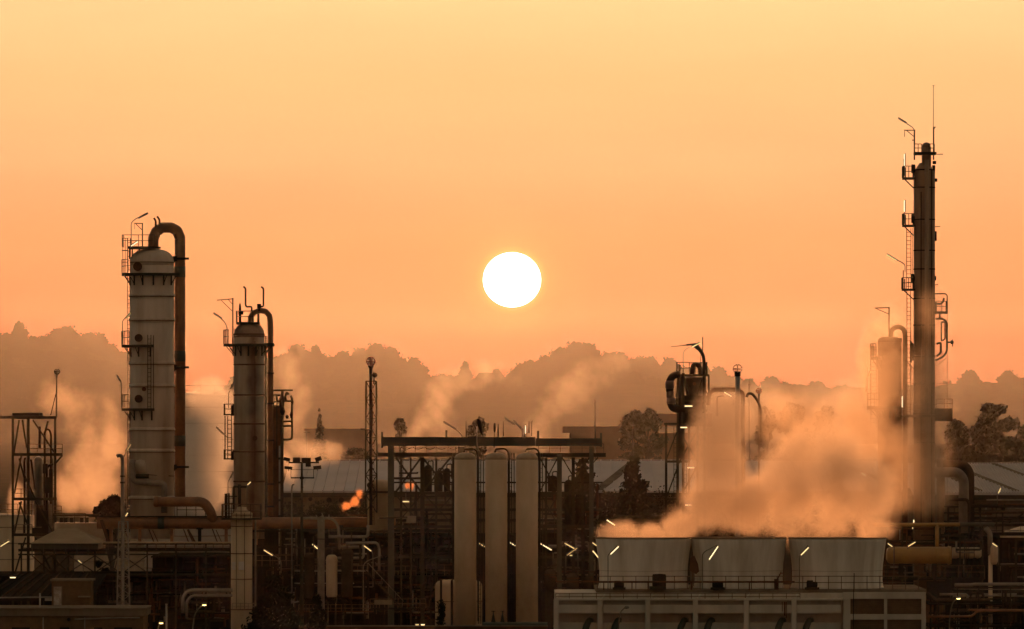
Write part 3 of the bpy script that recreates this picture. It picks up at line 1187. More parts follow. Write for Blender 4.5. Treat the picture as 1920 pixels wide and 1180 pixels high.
for (x, y, a, b) in ((524, 740, 9, 22), (544, 772, 5, 12), (546, 750, 4, 9), (526, 765, 8, 14), (536, 778, 5, 7)):
    MB(516).lathe(x + a / 2, [(a * .4, y + b), (a * .5, y + b * .65), (a * .62, y + b * .6), (a * .62, y + b * .35), (a * .5, y + b * .3), (a * .35, y)], 12).build('valve', BLACK, o)
o = T('process_vessel', 'slim rusty vessel behind the loop piping and the brown downcomer', 'vessel', 517, 522)
MB(522).lathe(517, [(12, 985), (12, 772), (10, 765), (5, 761), (0, 760)], 24).build('shell', RUSTD, o)
MB(522).prail(508, 526, 775, 1.0, .8, .04, -.6).build('railing', DARK, o)
o = T('standpipe', 'thin pale pipe standing from the deck just right of the loop piping', 'pipe', 524, 514)
MB(514).tube([(524, GY(514)), (524, 836)], 1.5, 0, 8).build('pipe', GALV, o)
m = MB(514)
for y in (860, 905, 938, 968):
    m.lathe(524, [(2.6, y + 2), (2.6, y - 2)], 10)
m.build('flange', DARK, o)

# pale vessel in front, standing on the ground
D3 = 500
o = T('pale_vessel', 'pale cream vessel with caged ladder lines and two notices, in front of the rust-run column', 'vessel', 453, D3)
MB(D3).lathe(453, [(20, GY(D3)), (20, 966)], 40).build('shell', TANKC, o)
MB(D3).lathe(453, [(21, 967), (20.5, 963), (9, 955), (9, 951), (0, 950)], 40).build('conical_top', CREAM, o)
for y in (987, 1038, 1086, 1143):
    MB(D3).lathe(453, [(20.6, y + .8), (20.6, y - .8)], 40).build('hoop', RUSTD, o)
for x in (443, 458.5):
    MB(D3).bar((x, 962, -.95), (x, 1142, -.95), 1.0).build('conduit', DARK, o)
MB(D3).pb(434.5, 1054, 441.5, 1069, .05, -.9).build('notice', NOTICE, o)
MB(D3).pb(447.5, 1053.5, 457.5, 1069, .05, -1.0).build('notice', NOTICE, o)
m = MB(D3)
m.pb(415, 972, 489, 975, 2.4, -1.3)
pf = m.build('platform', DARK, o)
MB(D3).prail(416, 488, 972.5, 1.15, .8, .045, -1.3, 2.4).build('railing', RAIL, pf)
m = MB(D3)
m.pb(421, 926, 425, 975, .5, -.3)
m.pb(425, 930, 444, 932, .8, -.3)
m.ladder(434, 925, 972, 8, -.5, .05)
m.ladder(427, 925, 972, 3, -.5, .05)
m.build('ladder_cage', DARK, o)
MB(D3).tube([(438, 955, .5), (438, 913, .5), (464, 913, .5)], 2.2, 3, 8).build('top_pipe', PIPED, o)
MB(D3).tube([(449, 952, .3), (449, 908, .3)], 2.8, 0, 10).build('top_pipe', PIPED, o)
m = MB(D3)
m.tube([(479, 975), (479, 1142)], 1.8, 0, 8)
m.prail(436, 480, 1143, .5, .6, .03, -1.1)
m.build('side_pipe', PIPEG, o)

# ------------------------------------------------------------------ the long rust-brown pipe
D4 = 508
o = T('transfer_pipe', 'long horizontal rust-brown pipe crossing the foot of both columns', 'pipe', 430, D4)
MB(D4).tube([(182, 981), (742, 981)], 11, 0, 20).build('pipe', RUST, o)
MB(D4).tube([(292, 941, -.5), (383, 941, -.5), (396, 962, -.5), (400, 980, 0)], 9.3, 14, 18).build('elbow_branch', RUST, o)
MB(D4).hdrum(941, [(288, 7.5), (290, 10), (296, 10), (297, 9.4)], 20, -.5).build('end_cap', RUST, o)
MB(D4).hdrum(981, [(296, 11.3), (308, 11.3)], 24).build('pipe_band', GREEN, o)
for x in (208, 262, 322, 374, 424, 480):
    m = MB(D4)
    m.pb(x - 3, 991, x + 3, 1022, .4, -.1)
    m.pb(x - 6, 990, x + 6, 993, .6, -.3)
    m.build('saddle', RUST if x != 374 else BLACK, o)
for x in (232, 285, 350, 404):
    MB(D4).tube([(x - 6, 992, -.4), (x + 4, 1018, -.4)], 1.0, 0, 6).build('brace', RUSTD, o)
    MB(D4).tube([(x + 1, 994, -.4), (x + 12, 1018, -.4)], .8, 0, 6).build('brace', RUSTD, o)
MB(D4).tube([(190, 975, -.6), (204, 1018, -.6)], 3.5, 0, 8).build('brace', RUSTD, o)
MB(D4).tube([(352, 993, -.6), (366, 1018, -.6)], 2.2, 0, 8).build('brace', RUSTD, o)
m = MB(D4)
m.pb(166, 968, 440, 970, 1.2, -.3)
m.build('walkway', DARK, o)
MB(D4).prail(332, 385, 968, 1.0, .75, .04, .8).build('railing', DARK, o)


# ------------------------------------------------------------------ racks
def rack(label, x0, x1, levels, D, depth, posts, mat=DARK, pipes=(), braces=(), rails=(), risers=(), cat='pipe rack', name='pipe_rack', pw=3.0, beam=3.0, decks=()):
    """posts, beams at several levels, pipes lying along them, risers and braces"""
    o = T(name, label, cat, (x0 + x1) / 2, D)
    yb = GY(D)
    for x in posts:
        for dd in (0, depth):
            MB(D).bar((x, levels[0], dd), (x, yb, dd), pw).build('post', mat, o)
    for y in levels:
        m = MB(D)
        for dd in (0, depth):
            m.pb(x0, y - beam / 2, x1, y + beam / 2, .25, dd - .12)
        for x in posts:
            m.bar((x, y, 0), (x, y, depth), beam * .7)
        m.build('beam', mat, o)
    for y in decks:
        m = MB(D)
        m.pb(x0, y, x1, y + 1.5, depth, .1)
        m.build('deck', mat, o)
    for (xa, xb, y, r, mt, dd) in pipes:
        m = MB(D)
        m.tube([(xa, y, dd), (xb, y, dd)], r, 0, 10)
        m.build('pipe', mt, o)
    for (pts, r, bend, mt) in risers:
        MB(D).tube(pts, r, bend, 10).build('riser', mt, o)
    for (a, b, w) in braces:
        MB(D).bar(a, b, w).build('brace', mat, o)
    for (xa, xb, y, h, st) in rails:
        MB(D).prail(xa, xb, y, h, st, .04, -.2).build('railing', RAIL, o)
    return o


def xbr(x0, x1, y0, y1, w=2.0, dy=0.0):
    return [((x0, y0, dy), (x1, y1, dy), w), ((x1, y0, dy), (x0, y1, dy), w)]


rndp = random.Random(11)


def junk(x0, x1, y0, y1, n, mats, rmin=.8, rmax=3.0, depth=6.0):
    """random pipes for the dim inside of a unit: horizontal runs with elbows up or down"""
    out = []
    for _ in range(n):
        xa = rndp.uniform(x0, x1)
        y = rndp.uniform(y0, y1)
        L = rndp.uniform(18, 90)
        xb = min(x1, xa + L)
        dd = rndp.uniform(.5, depth)
        r = rndp.uniform(rmin, rmax)
        y2 = min(y1, max(y0, y + rndp.choice((-1, 1)) * rndp.uniform(12, 60)))
        k2 = rndp.random()
        if k2 < .35:
            pts = [(xa, y, dd), (xb, y, dd), (xb, y2, dd)]
        elif k2 < .6:
            pts = [(xa, y2, dd), (xa, y, dd), (xb, y, dd)]
        elif k2 < .8:
            pts = [(xa, y, dd), (xa, y2 + 1, dd)]
        else:
            pts = [(xa, y, dd), (xb, y, dd)]
        out.append((pts, r, r * 2.5, rndp.choice(mats)))
    return out


DM = [PIPED, BLACK, PIPED, RUSTD, DARK, PIPEG, PIPEG]
# raised deck under the pale columns
br = []
for xa, xb in ((128, 178), (178, 225), (230, 276), (60, 96), (96, 128)):
    br += xbr(xa, xb, 1042, 1074, 2.2)
rack('raised steel deck on cross-braced legs below the pale columns', 34, 436, (1020, 1031, 1040, 1077), 506, 14, (40, 82, 128, 178, 228, 276, 330, 386, 432), DARK,
     pipes=[(150, 436, 1017.5, 1.6, CREAM, -.3), (40, 436, 1028, 1.0, PIPED, -.3)], braces=br,
     rails=[(60, 436, 1031, .55, .8)], risers=junk(276, 432, 1045, 1165, 34, DM) + junk(60, 300, 1080, 1170, 26, DM), decks=(1033, 1079), name='steel_deck', cat='deck')
rack('dark lower unit of beams and pipes left of the pale cream vessel', 160, 436, (1081, 1112, 1150), 512, 10, (196, 240, 285, 340, 392), BLACK,
     risers=junk(165, 430, 1085, 1175, 46, DM, 1, 4, 10), decks=(1083, 1116))
o = T('bent_pipe', 'upper of two parallel pale pipes bending down left of the cream vessel', 'pipe', 390, 478, 'pair of bent pipes')
MB(478).tube([(436, 1107), (354, 1107), (343, 1118), (343, 1150)], 3.6, 14, 12).build('pipe', PIPEG, o)
o = T('bent_pipe', 'lower of two parallel pale pipes bending down left of the cream vessel', 'pipe', 395, 478, 'pair of bent pipes')
MB(478).tube([(436, 1117), (360, 1117), (350, 1127), (350, 1160)], 2.8, 12, 12).build('pipe', PIPEG, o)

# hip-roofed cover left of the big column
o = T('hip_roof_shelter', 'pale hipped roof over machinery on the raised deck', 'shelter', 120, 500)
m = MB(500)
for (x, y, d) in ((56, 1019, 0), (186, 1019, 0), (186, 1017, 8), (56, 1017, 8), (103, 993, 4), (138, 993, 4)):
    m.v.append(tuple(P(x, y, 500) + Vector((0, d, 0))))
for q in ([0, 1, 5, 4], [1, 2, 5], [2, 3, 4, 5], [3, 0, 4], [0, 3, 2, 1]):
    m.face(q)
m.build('roof', M('dull_cream_roof', (.33, .26, .16), (.24, .18, .11), .7, scale=.6, spec=0.0), o)
m = MB(500)
m.pb(58, 1019.5, 184, 1030, 7, .6)
m.build('fascia', GREEN, o)
for x in range(60, 186, 21):
    MB(500).pb(x - .8, 1020, x + .8, 1040, .1, .2).build('post', GREEN, o)
o = T('process_vessel', 'pale drum behind the hipped roof, under the walkway', 'vessel', 150, 512)
MB(512).lathe(150, [(48, 1040), (48, 983), (47, 980)], 40).build('shell', CREAM, o)
m = MB(512)
m.pb(100, 965, 186, 968, 2.5, -2.6)
pf = m.build('platform', DARK, o)
m = MB(512)
m.prail(100, 160, 981, .8, .9, .04, -2.2)
for x in (112, 120, 131, 150, 160):
    m.pb(x, 971, x + 6, 980, .4, -2.2)
m.build('railing', DARK, pf)

# ------------------------------------------------------------------ steel frame at the left edge
D5 = 515
o = T('steel_frame_tower', 'tall open braced steel frame at the left edge with a thin vessel inside', 'tower', 64, D5)
yb = GY(D5)
for x in (24, 53, 103.5):
    for dd in (0, 4):
        MB(D5).bar((x, 785, dd), (x, yb, dd), 4.2 if x != 53 else 5.2).build('post', DARK, o)
for (y, xa, xb) in ((783, 0, 106), (852.5, 22, 117), (936, 22, 106), (1003, 22, 106)):
    m = MB(D5)
    for dd in (0, 4):
        m.pb(xa, y - 2.6, xb, y + 2.6, .25, dd - .12)
    m.build('beam', DARK, o)
for (a, b) in (((36, 788), (26, 850)), ((42, 788), (50, 840)), ((62, 788), (103, 850)), ((90, 790), (84, 812)), ((40, 855), (27, 925)), ((36, 860), (48, 905)), ((45, 890), (66, 935)),
               ((40, 940), (27, 1000)), ((36, 942), (52, 985)), ((105, 868), (117, 854)), ((66, 940), (100, 1000)), ((28, 1075), (48, 1008)), ((66, 1008), (98, 1075)), ((58, 862), (66, 918))):
    MB(D5).bar(a, b, 3.0).build('brace', DARK, o)
MB(D5).pb(23, 774.5, 73, 779.5, 4, 0).build('roof_plate', DARK, o)
m = MB(D5)
for (xa, xb, y) in ((54, 117, 850), (27, 52, 934), (100, 115, 966), (27, 60, 1001)):
    m.prail(xa, xb, y, .75, .7, .035, -.2)
m.build('railing', RAIL, o)
MB(D5).lathe(72, [(8, 1010), (8, 862), (5, 857), (0, 855)], 20, 2).build('inner_vessel', PIPEG, o)
MB(D5).tube([(84, 1000, 1.5), (84, 810, 1.5), (88, 804, 1.5), (93, 806, 1.5), (96, 815, 1.5), (96, 945, 1.5)], 2.1, 5, 10).build('pipe', PIPED, o)
MB(D5).tube([(46, 1000, 1), (46, 862, 1), (48, 858, 1)], 1.9, 3, 8).build('pipe', PIPED, o)
MB(D5).tube([(88, 995, 1), (88, 875, 1), (100, 870, 1)], 2.4, 5, 8).build('pipe', BLACK, o)
for (x, y, w, h) in ((72, 800, 4, 40), (80, 870, 9, 18), (84, 895, 10, 30), (68, 948, 14, 40), (92, 880, 6, 60), (60, 990, 22, 16), (78, 958, 12, 44)):
    MB(D5).pb(x, y, x + w, y + h, .6, .6).build('equipment_box', BLACK, o)
m = MB(D5)
m.ladder(101, 860, 1070, 4, .5, .035)
m.build('ladder', DARK, o)

o = T('globe_mast', 'thin stayed pole with a small wire globe on top of the left steel frame', 'mast', 106, D5, y=783)
MB(D5).tube([(106, 783), (106, 735)], 1.5, 0, 8).tube([(106, 737), (106.5, 702)], 1.15, 0, 8).build('pole', DARK, o)
MB(D5).bar((95, 779), (105, 738), 1.5).build('stay', DARK, o)
MB(D5).cage_globe(107, 697, 5, .045).build('globe', DARK, o)

# ------------------------------------------------------------------ vent pipe and front lattice mast at left
o = T('vent_pipe', 'hook-topped vent pipe standing left of the big column', 'pipe', 230, 482)
MB(482).tube([(230, GY(482)), (230, 862), (228, 855), (223, 853.5), (219, 856)], 3.6, 5, 14).build('pipe', PIPEG, o)
m = MB(482)
for y in (893, 905):
    m.lathe(230, [(5, y + 1.5), (5, y - 1.5)], 12)
m.build('flange', DARK, o)
o = T('lattice_mast', 'slender pale lattice mast in the left foreground', 'mast', 230, 464)
MB(464).lattice(222, 239, 215, 246, 978, GY(464), 20, 1.0, .9).build('lattice', GALV, o)
MB(464).tube([(230.5, 980, .45), (230.5, GY(464), .45)], 1.7, 0, 8).build('centre_pole', GALV, o)

# ------------------------------------------------------------------ lower-left foreground buildings
o = T('brick_hut', 'small brown hut with a pale door on the flat roof, lower left', 'hut', 134, 452)
m = MB(452)
m.pb(97, 1090, 170, 1148, 3.0)
m.build('wall', BRICK, o)
MB(452).pb(94, 1086.5, 173, 1090, 3.5, -.2).build('roof', CONCD, o)
dr = MB(452).pb(101, 1101, 115, 1143, .06, -.06).build('door', M('flaking_pale_paint', (.42, .37, .31), (.15, .10, .06), .7, scale=2.4), o)
MB(452).pb(99.5, 1099.5, 101, 1143, .1, -.1).pb(115, 1099.5, 116.5, 1143, .1, -.1).pb(101, 1099.5, 115, 1101, .1, -.1).build('frame', CONCD, dr)
MB(452).pb(146, 1118, 169, 1120.5, .5, -.5).build('ledge', CONCD, o)
MB(452).pb(148, 1120.5, 168, 1141, .06, -.06).build('hatch', BRICK, o)
o = T('flat_roof_building', 'low brick building with a pale parapet across the lower left corner', 'building', 120, 445)
m = MB(445)
m.pb(-60, 1156, 268, GY(445), 6, .15)
m.build('wall', BRICK, o)
MB(445).pb(-62, 1142, 273, 1155.5, 6.4, -.05).build('parapet', M('dull_parapet', (.17, .135, .09), (.11, .085, .055), .9, scale=.5, stretch=.4, spec=0.0), o)
MB(445).pb(-62, 1140, 274, 1142, 6.6, -.15).build('coping', CONCD, o)
m = MB(445)
m.tube([(140, 1161.5, -.15), (226, 1158.5, -.15), (262, 1158.5, -.15)], 1.4, 0, 8)
m.tube([(81, 1158, -.1), (81, GY(445), -.1)], 1.2, 0, 8)
m.tube([(159, 1158, -.1), (159, GY(445), -.1)], .7, 0, 8)
m.build('wall_pipe', PIPEG, o)
for xa, xb in ((22, 56), (112, 130), (176, 192), (214, 248)):
    MB(445).pb(xa, 1176.5, xb, 1200, .1, .1).build('window', BLACK, o)
MB(445).disc(129, 1162, 3.2, .1, .12).build('wall_fan', BLACK, o)
o = T('roof_guard_rail', 'pale pipe guard rail at the left edge on the brick building roof', 'railing', 40, 447, y=1141)
m = MB(447)
m.tube([(-20, 1121), (97, 1120)], 1.3, 0, 8)
m.tube([(75, 1113), (75, 1160, -1.2)], 1.6, 0, 8)
m.pb(84, 1120, 97, 1127, .3)
m.build('rail', GALV, o)
o = T('ribbed_lean_to', 'dark ribbed sloping roof with slanting pipes at the left edge', 'roof', 90, 470)
m = MB(470)
for (x, y, d) in ((30, 1076, 24), (200, 1076, 24), (170, 1122, 0), (-40, 1122, 0)):
    m.v.append(tuple(P(x, y, 470 + d)))
m.v += [(a[0], a[1], a[2] - .2) for a in m.v[:4]]
for q in ([0, 1, 2, 3], [7, 6, 5, 4], [2, 3, 7, 6][::-1], [0, 3, 7, 4], [1, 2, 6, 5]):
    m.face(q)
m.build('roof', BLACK, o)
for i in range(12):
    xt = 36 + i * 13
    xb = -34 + i * 17
    MB(470).tube([(xt, 1075, 24), (xb, 1121, -.1)], 1.4 if i % 3 else 2.0, 0, 6).build('rib', BLACK if i % 2 else PIPED, o)
m = MB(470)
for x in (-30, 60, 150):
    m.bar((x, 1122), (x, GY(470)), 3)
m.build('post', BLACK, o)

# ------------------------------------------------------------------ floodlight mast
o = T('floodlight_mast', 'tall dark mast with a crossbar of floodlights in front of the warehouse', 'floodlight', 566, 460)
D6 = 460
m = MB(D6)
pp = [m.p((566, 866)), m.p((566, GY(D6)))]
m.sweep(pp, 1, 12, rs=[1.9 * m.s, 5.2 * m.s])
m.build('mast', DARK, o)
m = MB(D6)
m.pb(541, 866, 598, 869, .2)
m.pb(545, 895, 589, 897.5, .2)
m.bar((545.5, 880), (545.5, 897), 1)
m.bar((588, 880), (588, 897), 1)
m.bar((545, 881), (588, 881), .8)
m.lathe(566, [(3.6, 899), (3.6, 894)], 10)
m.build('crossarm', BLACK, o)
for (x, y, w, h, tl) in ((538, 861.5, 12, 6.5, .25), (556, 862.5, 14, 9, 0), (570, 862.5, 9, 8, 0), (578, 867, 10, 17, 0), (597, 861, 12, 8, -.35), (541, 877.5, 15, 5.5, .08), (595, 877, 15, 7, -.1)):
    m = MB(D6)
    c = m.p((x, y))
    w2, h2 = w * m.s / 2, h * m.s / 2
    ca, sa = math.cos(tl), math.sin(tl)
    for (a, b, d) in ((-1, -1, 0), (1, -1, 0), (1, 1, 0), (-1, 1, 0), (-.8, -.8, .35), (.8, -.8, .35), (.8, .8, .35), (-.8, .8, .35)):
        X, Z = a * w2, b * h2
        m.v.append((c.x + X * ca + Z * sa, c.y - .2 + d, c.z - X * sa + Z * ca))
    for q in ([0, 1, 2, 3], [4, 7, 6, 5], [0, 4, 5, 1], [1, 5, 6, 2], [2, 6, 7, 3], [3, 7, 4, 0]):
        m.face(q)
    m.bar((x, y), (x, y + 6), 1.2)
    m.build('floodlight', BLACK, o)
m = MB(D6)
for i, y in enumerate(range(915, 1180, 13)):
    m.bar((562 if i % 2 else 566, y), (566 if i % 2 else 570, y), .7)
m.build('step_iron', DARK, o)

# ------------------------------------------------------------------ red-globed lattice mast
o = T('lattice_mast', 'dark lattice flare mast crowned by a reddish globe', 'mast', 695.5, 505)
D7 = 505
MB(D7).lattice(686, 705.5, 685, 706.5, 715, 962, 7, 1.7, .85).build('lattice', DARK, o)
MB(D7).tube([(695.5, 685, .4), (695.5, 985, .4)], 3.3, 0, 12).build('riser_pipe', BLACK, o)
m = MB(D7)
m.cage_globe(695.5, 678, 8, .06)
gl = m.build('globe', GLOBE, o)
c = P(695.5, 678, D7)
MB(D7).pb(692, 672, 699, 684, .05, -.05).build('globe_screen', M('globe_screen_pink', (.55, .25, .16), (.45, .18, .12), .6), gl)
MB(D7).lathe(695.5, [(3.4, 690), (5.2, 687), (3.6, 684)], 14, .4).build('collar', BLACK, o)
MB(D7).cage_globe(702.5, 703, 3.6, .07).tube([(702, 707), (701, 720)], 1.2, 0, 6).build('small_globe', DARK, o)
MB(D7).ladder(699.5, 715, 985, 3.5, -.1, .035).build('ladder', RUSTD, o)
MB(D7).tube([(676, 804), (684, 806), (697, 806)], .8, 0, 6).pb(676, 803, 684, 806, .2).build('bracket_arm', DARK, o)

# beige vessel below it
o = T('process_vessel', 'beige round-topped vessel at the foot of the red-globed mast', 'vessel', 708, 507)
MB(507).lathe(708, [(19, 998), (19, 925), (19.5, 921)], 32).build('shell', CREAM, o)
MB(507).lathe(712, [(23, 922), (23.5, 908), (20, 903), (12, 900), (0, 899)], 32).build('domed_head', CREAM, o)
MB(507).pb(686, 921, 742, 925, 3, -1.4).build('ring_beam', DARK, o)
MB(507).disc(694, 910, 6, .4, -1.0).build('manhole', DARK, o)

# ------------------------------------------------------------------ gantry and three white tanks
DG = 500
o = T('steel_gantry', 'heavy dark gantry with a long top girder over the three white tanks', 'gantry', 920, DG)
yb = GY(DG)


def ibeam(xa, xb, y0, y1, dd, D):
    m = MB(D)
    m.pb(xa, y0, xb, y0 + 2, .45, dd - .22)
    m.pb(xa, y1 - 2, xb, y1, .45, dd - .22)
    m.pb(xa, y0 + 2, xb, y1 - 2, .12, dd - .05)
    return m


for dd in (0, 11):
    ibeam(716, 1004, 819.5, 836.5, dd, DG).build('top_girder', GREEN, o)
    ibeam(1004.5, 1128, 822, 837, dd, DG).build('top_girder', GREEN, o)
for (x, y0, y1) in ((714.5, 810, 840), (835, 807, 822), (1007, 808, 824), (1125, 812, 838)):
    MB(DG).pb(x, y0, x + 4, y1, .4, -.2).build('end_stop', GREEN, o)
for (x, y0, y1, w) in ((733, 836.5, yb, 12), (865, 838, yb, 10), (1049, 851, yb, 9), (1109, 837.5, yb, 8.5)):
    for dd in (0, 11):
        m = MB(DG)
        m.pb(x - w / 2, y0, x + w / 2, y1, .1, dd - .2)
        m.pb(x - w / 2, y0, x + w / 2, y1, .1, dd + .15)
        m.pb(x - w / 8, y0, x + w / 8, y1, .25, dd - .1)
        m.build('post', GREEN, o)
for dd in (0, 11):
    MB(DG).pb(708, 849, 870, 856.5, .3, dd - .15).build('crossbeam', DARK, o)
    MB(DG).pb(1005, 849.5, 1136, 857, .3, dd - .15).build('crossbeam', DARK, o)
for y in (925, 988, 1045):
    MB(DG).pb(728, y - 2.5, 866, y + 2.5, .3, -.15).build('crossbeam', DARK, o)
    MB(DG).pb(1008, y - 2.5, 1112, y + 2.5, .3, -.15).build('crossbeam', DARK, o)
bb = xbr(742, 790, 858, 923, 3.6) + xbr(792, 845, 858, 923, 3.6) + xbr(1012, 1046, 858, 923, 2.4) + xbr(1054, 1105, 858, 945, 2.6) + \
    xbr(742, 790, 928, 985, 2.4) + xbr(796, 850, 928, 985, 2.4) + xbr(1015, 1046, 928, 985, 2.2) + xbr(1056, 1105, 940, 1040, 2.2)
for (a, b, w) in bb:
    MB(DG).bar(a, b, w).build('brace', DARK, o)
for (x, w) in ((792, 8), (770, 3), (752, 4), (818, 4), (852, 6), (1075, 6), (1024, 4), (1092, 4)):
    MB(DG).pb(x - w / 2, 858, x + w / 2, yb, .3, 2).build('post', DARK, o)
MB(DG).bar((1121, 858), (1111, 870), 2.2).build('brace', DARK, o)
m = MB(DG)
m.prail(738, 860, 849, .72, .9, .035, -.3)
m.prail(1010, 1132, 849, .72, .9, .035, -.3)
m.build('railing', RAIL, o)
m = MB(DG)
for i in range(5):
    xa = 752 + i * 22
    m.tube([(xa, 838), (xa + 5, 842), (xa + 11, 843), (xa + 17, 841), (xa + 20, 838)], .5, 0, 5)
m.build('festoon_cable', BLACK, o)
MB(DG).ladder(752, 858, 925, 7, .3, .035).build('ladder', DARK, o)
MB(DG).ladder(857, 838, 985, 5, -.4, .035).build('ladder', DARK, o)
for (x, y0) in ((874, 820), (934, 820), (944, 818), (992, 812)):
    MB(DG).tube([(x, y0), (x, 790 if x != 934 else 795)], .9, 0, 6).build('rod', BLACK, o)
MB(DG).tube([(984, 820), (984.5, 800), (985, 796)], 1.8, 0, 8).tube([(997, 818), (997, 791), (999, 789)], .7, 2, 6).build('rod', DARK, o)

DT = 488
for i, (cx, xl) in enumerate(((872.5, 'left'), (930.5, 'middle'), (988, 'right'))):
    t = T('storage_cylinder', ['leftmost of three tall white cylinders, the stained-topped one beside the gantry ladder',
                               'middle of three tall white cylinders with two valves at its foot',
                               'rightmost of three tall white cylinders, next to the gantry bracing'][i], 'tank', cx, DT, 'tall white cylinders in front of the gantry')
    r = 20.6
    MB(DT).lathe(cx, [(r, 1172), (r, 862)], 40).build('shell', TANKC, t)
    MB(DT).lathe(cx, [(r, 862), (r * .98, 857.5), (r * .84, 853), (r * .55, 850), (r * .2, 848.8), (0, 848.6)], 40).build('domed_head',
        M('stained_cream_head', (.46, .35, .21), (.30, .20, .11), .6, scale=1.2), t)
    MB(DT).lathe(cx, [(r * .86, GY(DT)), (r * .86, 1172)], 24).build('skirt', CONCD, t)
    MB(DT).tube([(cx - 2, 849), (cx - 1, 842), (cx + 16, 841), (cx + 22, 846), (cx + 23, 862), (cx + 24, 1165)], 1.7, 5, 10).build('fill_pipe', BLACK, t)
    m = MB(DT)
    for (a, b) in ((-24, 1.0), (25, .9), (29, .8)):
        m.tube([(cx + a, 850, .8), (cx + a, 1170, .8)], b, 0, 6)
    m.build('side_pipe', DARK, t)
    MB(DT).ladder(cx + 26.5, 870, 1165, 4, 1.5, .035).build('ladder', BLACK, t)
for i, x in enumerate((925, 942)):
    v = T('gate_valve', ['left of two dark hand-wheel valves at the foot of the middle cylinder', 'right of two dark hand-wheel valves at the foot of the middle cylinder'][i],
          'valve', x, 483, 'hand-wheel valves', y=1168)
    MB(483).lathe(x, [(4.6, 1168), (3.2, 1162), (2.4, 1156), (1.2, 1152), (1.0, 1146)], 12).build('valve_body', DARK, v)
    MB(483).lathe(x, [(3.8, 1147), (3.8, 1145.6)], 14).build('hand_wheel', DARK, v)
o = T('ground_pipe', 'dark green pipe running past the feet of the white cylinders', 'pipe', 970, 482, y=1171)
MB(482).tube([(905, 1170), (1036, 1170)], 3.4, 0, 12).build('pipe', GPIPE, o)
m = MB(482)
for x in (915, 970, 1025):
    m.bar((x, 1172), (x, GY(482)), 3)
m.build('support', BLACK, o)
o = T('retaining_wall', 'reddish low wall along the very bottom of the view', 'wall', 800, 470)
MB(470).pb(560, 1175, 1037, GY(470), .4).build('wall', RUSTD, o)
MB(470).pb(558, 1173.4, 1039, 1175, .6, -.1).build('coping', CONCD, o)
o = T('storage_tank', 'squat cream tank with rounded shoulders behind the leftmost white cylinder', 'tank', 860, 496)
MB(496).lathe(860, [(44, GY(496)), (44, 1100), (43, 1094), (39, 1090), (30, 1088), (0, 1087)], 40).build('shell', TANKC, o)
m = MB(496)
for x in (827, 847):
    m.pb(x - 2, 1088, x + 2, 1180, .1, -1.95)
m.build('strap', BLACK, o)
m = MB(496)
m.lathe(860, [(44.6, 1128), (44.6, 1126.5)], 40)
m.build('hoop', CONCD, o)
rnd = random.Random(8)
sh = T('climbing_shrub', 'dark creeper growing up the front of the squat cream tank', 'shrub', 830, 485)
m = MB(485)
bl = [(P(828 + rnd.uniform(-6, 6) * (1 - i / 26), 1188 - i * 2.2, 485), .22 + .12 * rnd.random(), 1.0) for i in range(26)]
leaf_cloud(m, bl, 900, .16, rnd)
m.build('foliage', LEAFD, sh)
MB(485).tube([(828, GY(485)), (829, 1160), (827, 1136)], .7, 0, 5).build('stem', BARK, sh)

# ------------------------------------------------------------------ dim units behind the foreground
rack('open process deck with pale edge and handrails right of the floodlight mast', 548, 690, (1078, 1094, 1152), 497, 9, (556, 590, 640, 684), BLACK,
     pipes=[(552, 690, 1071, 1.2, GALV, -.4), (552, 664, 1094, 1.0, GALV, -.5), (552, 700, 1147, .9, RUSTD, -.4)],
     braces=[((579, 1123), (603, 1097), 1.2), ((640, 1120), (672, 1145), 1.2)],
     rails=[(552, 690, 1078, .75, .8), (560, 700, 1148, .6, .9)], risers=junk(552, 690, 985, 1160, 44, DM, .8, 3, 8), decks=(1080,))
rack('dark unit of pipes between the process deck and the white cylinders', 690, 850, (996, 1040, 1080, 1140), 506, 10, (702, 738, 770, 808, 842), BLACK,
     risers=junk(690, 850, 1000, 1160, 60, DM, .8, 3.2, 9), braces=xbr(742, 800, 1000, 1040, 1.6), decks=(997, 1081, 1150),
     rails=[(690, 800, 1152, .85, .7), (800, 850, 1080, .9, .7), (700, 780, 1080, .8, .9)])
rack('dark unit of pipes and pumps between the white cylinders and the cooling tower', 1012, 1124, (985, 1040, 1075, 1110, 1150), 503, 10, (1020, 1058, 1095, 1118), BLACK,
     risers=junk(1012, 1122, 990, 1160, 60, DM, .8, 3.4, 9), decks=(1041, 1112), rails=[(1014, 1120, 1112, .8, .8)])
rack('rear pipe rack below the gantry, seen between its legs', 720, 1130, (905, 955, 1010), 530, 8, (730, 780, 850, 1000, 1060, 1110), BLACK,
     risers=junk(722, 850, 885, 1010, 26, DM, .8, 2.6, 7) + junk(1012, 1120, 900, 1010, 26, DM, .8, 2.6, 7), decks=(957,))
rack('long dim pipe rack across the middle of the works', 540, 1260, (975, 1025, 1075), 545, 12, (560, 640, 720, 800, 1000, 1100, 1180, 1240), BLACK,
     risers=junk(540, 860, 965, 1120, 40, DM, .8, 3, 10) + junk(1000, 1250, 965, 1120, 20, DM, .8, 3, 10), decks=(977, 1027, 1078, 1130))

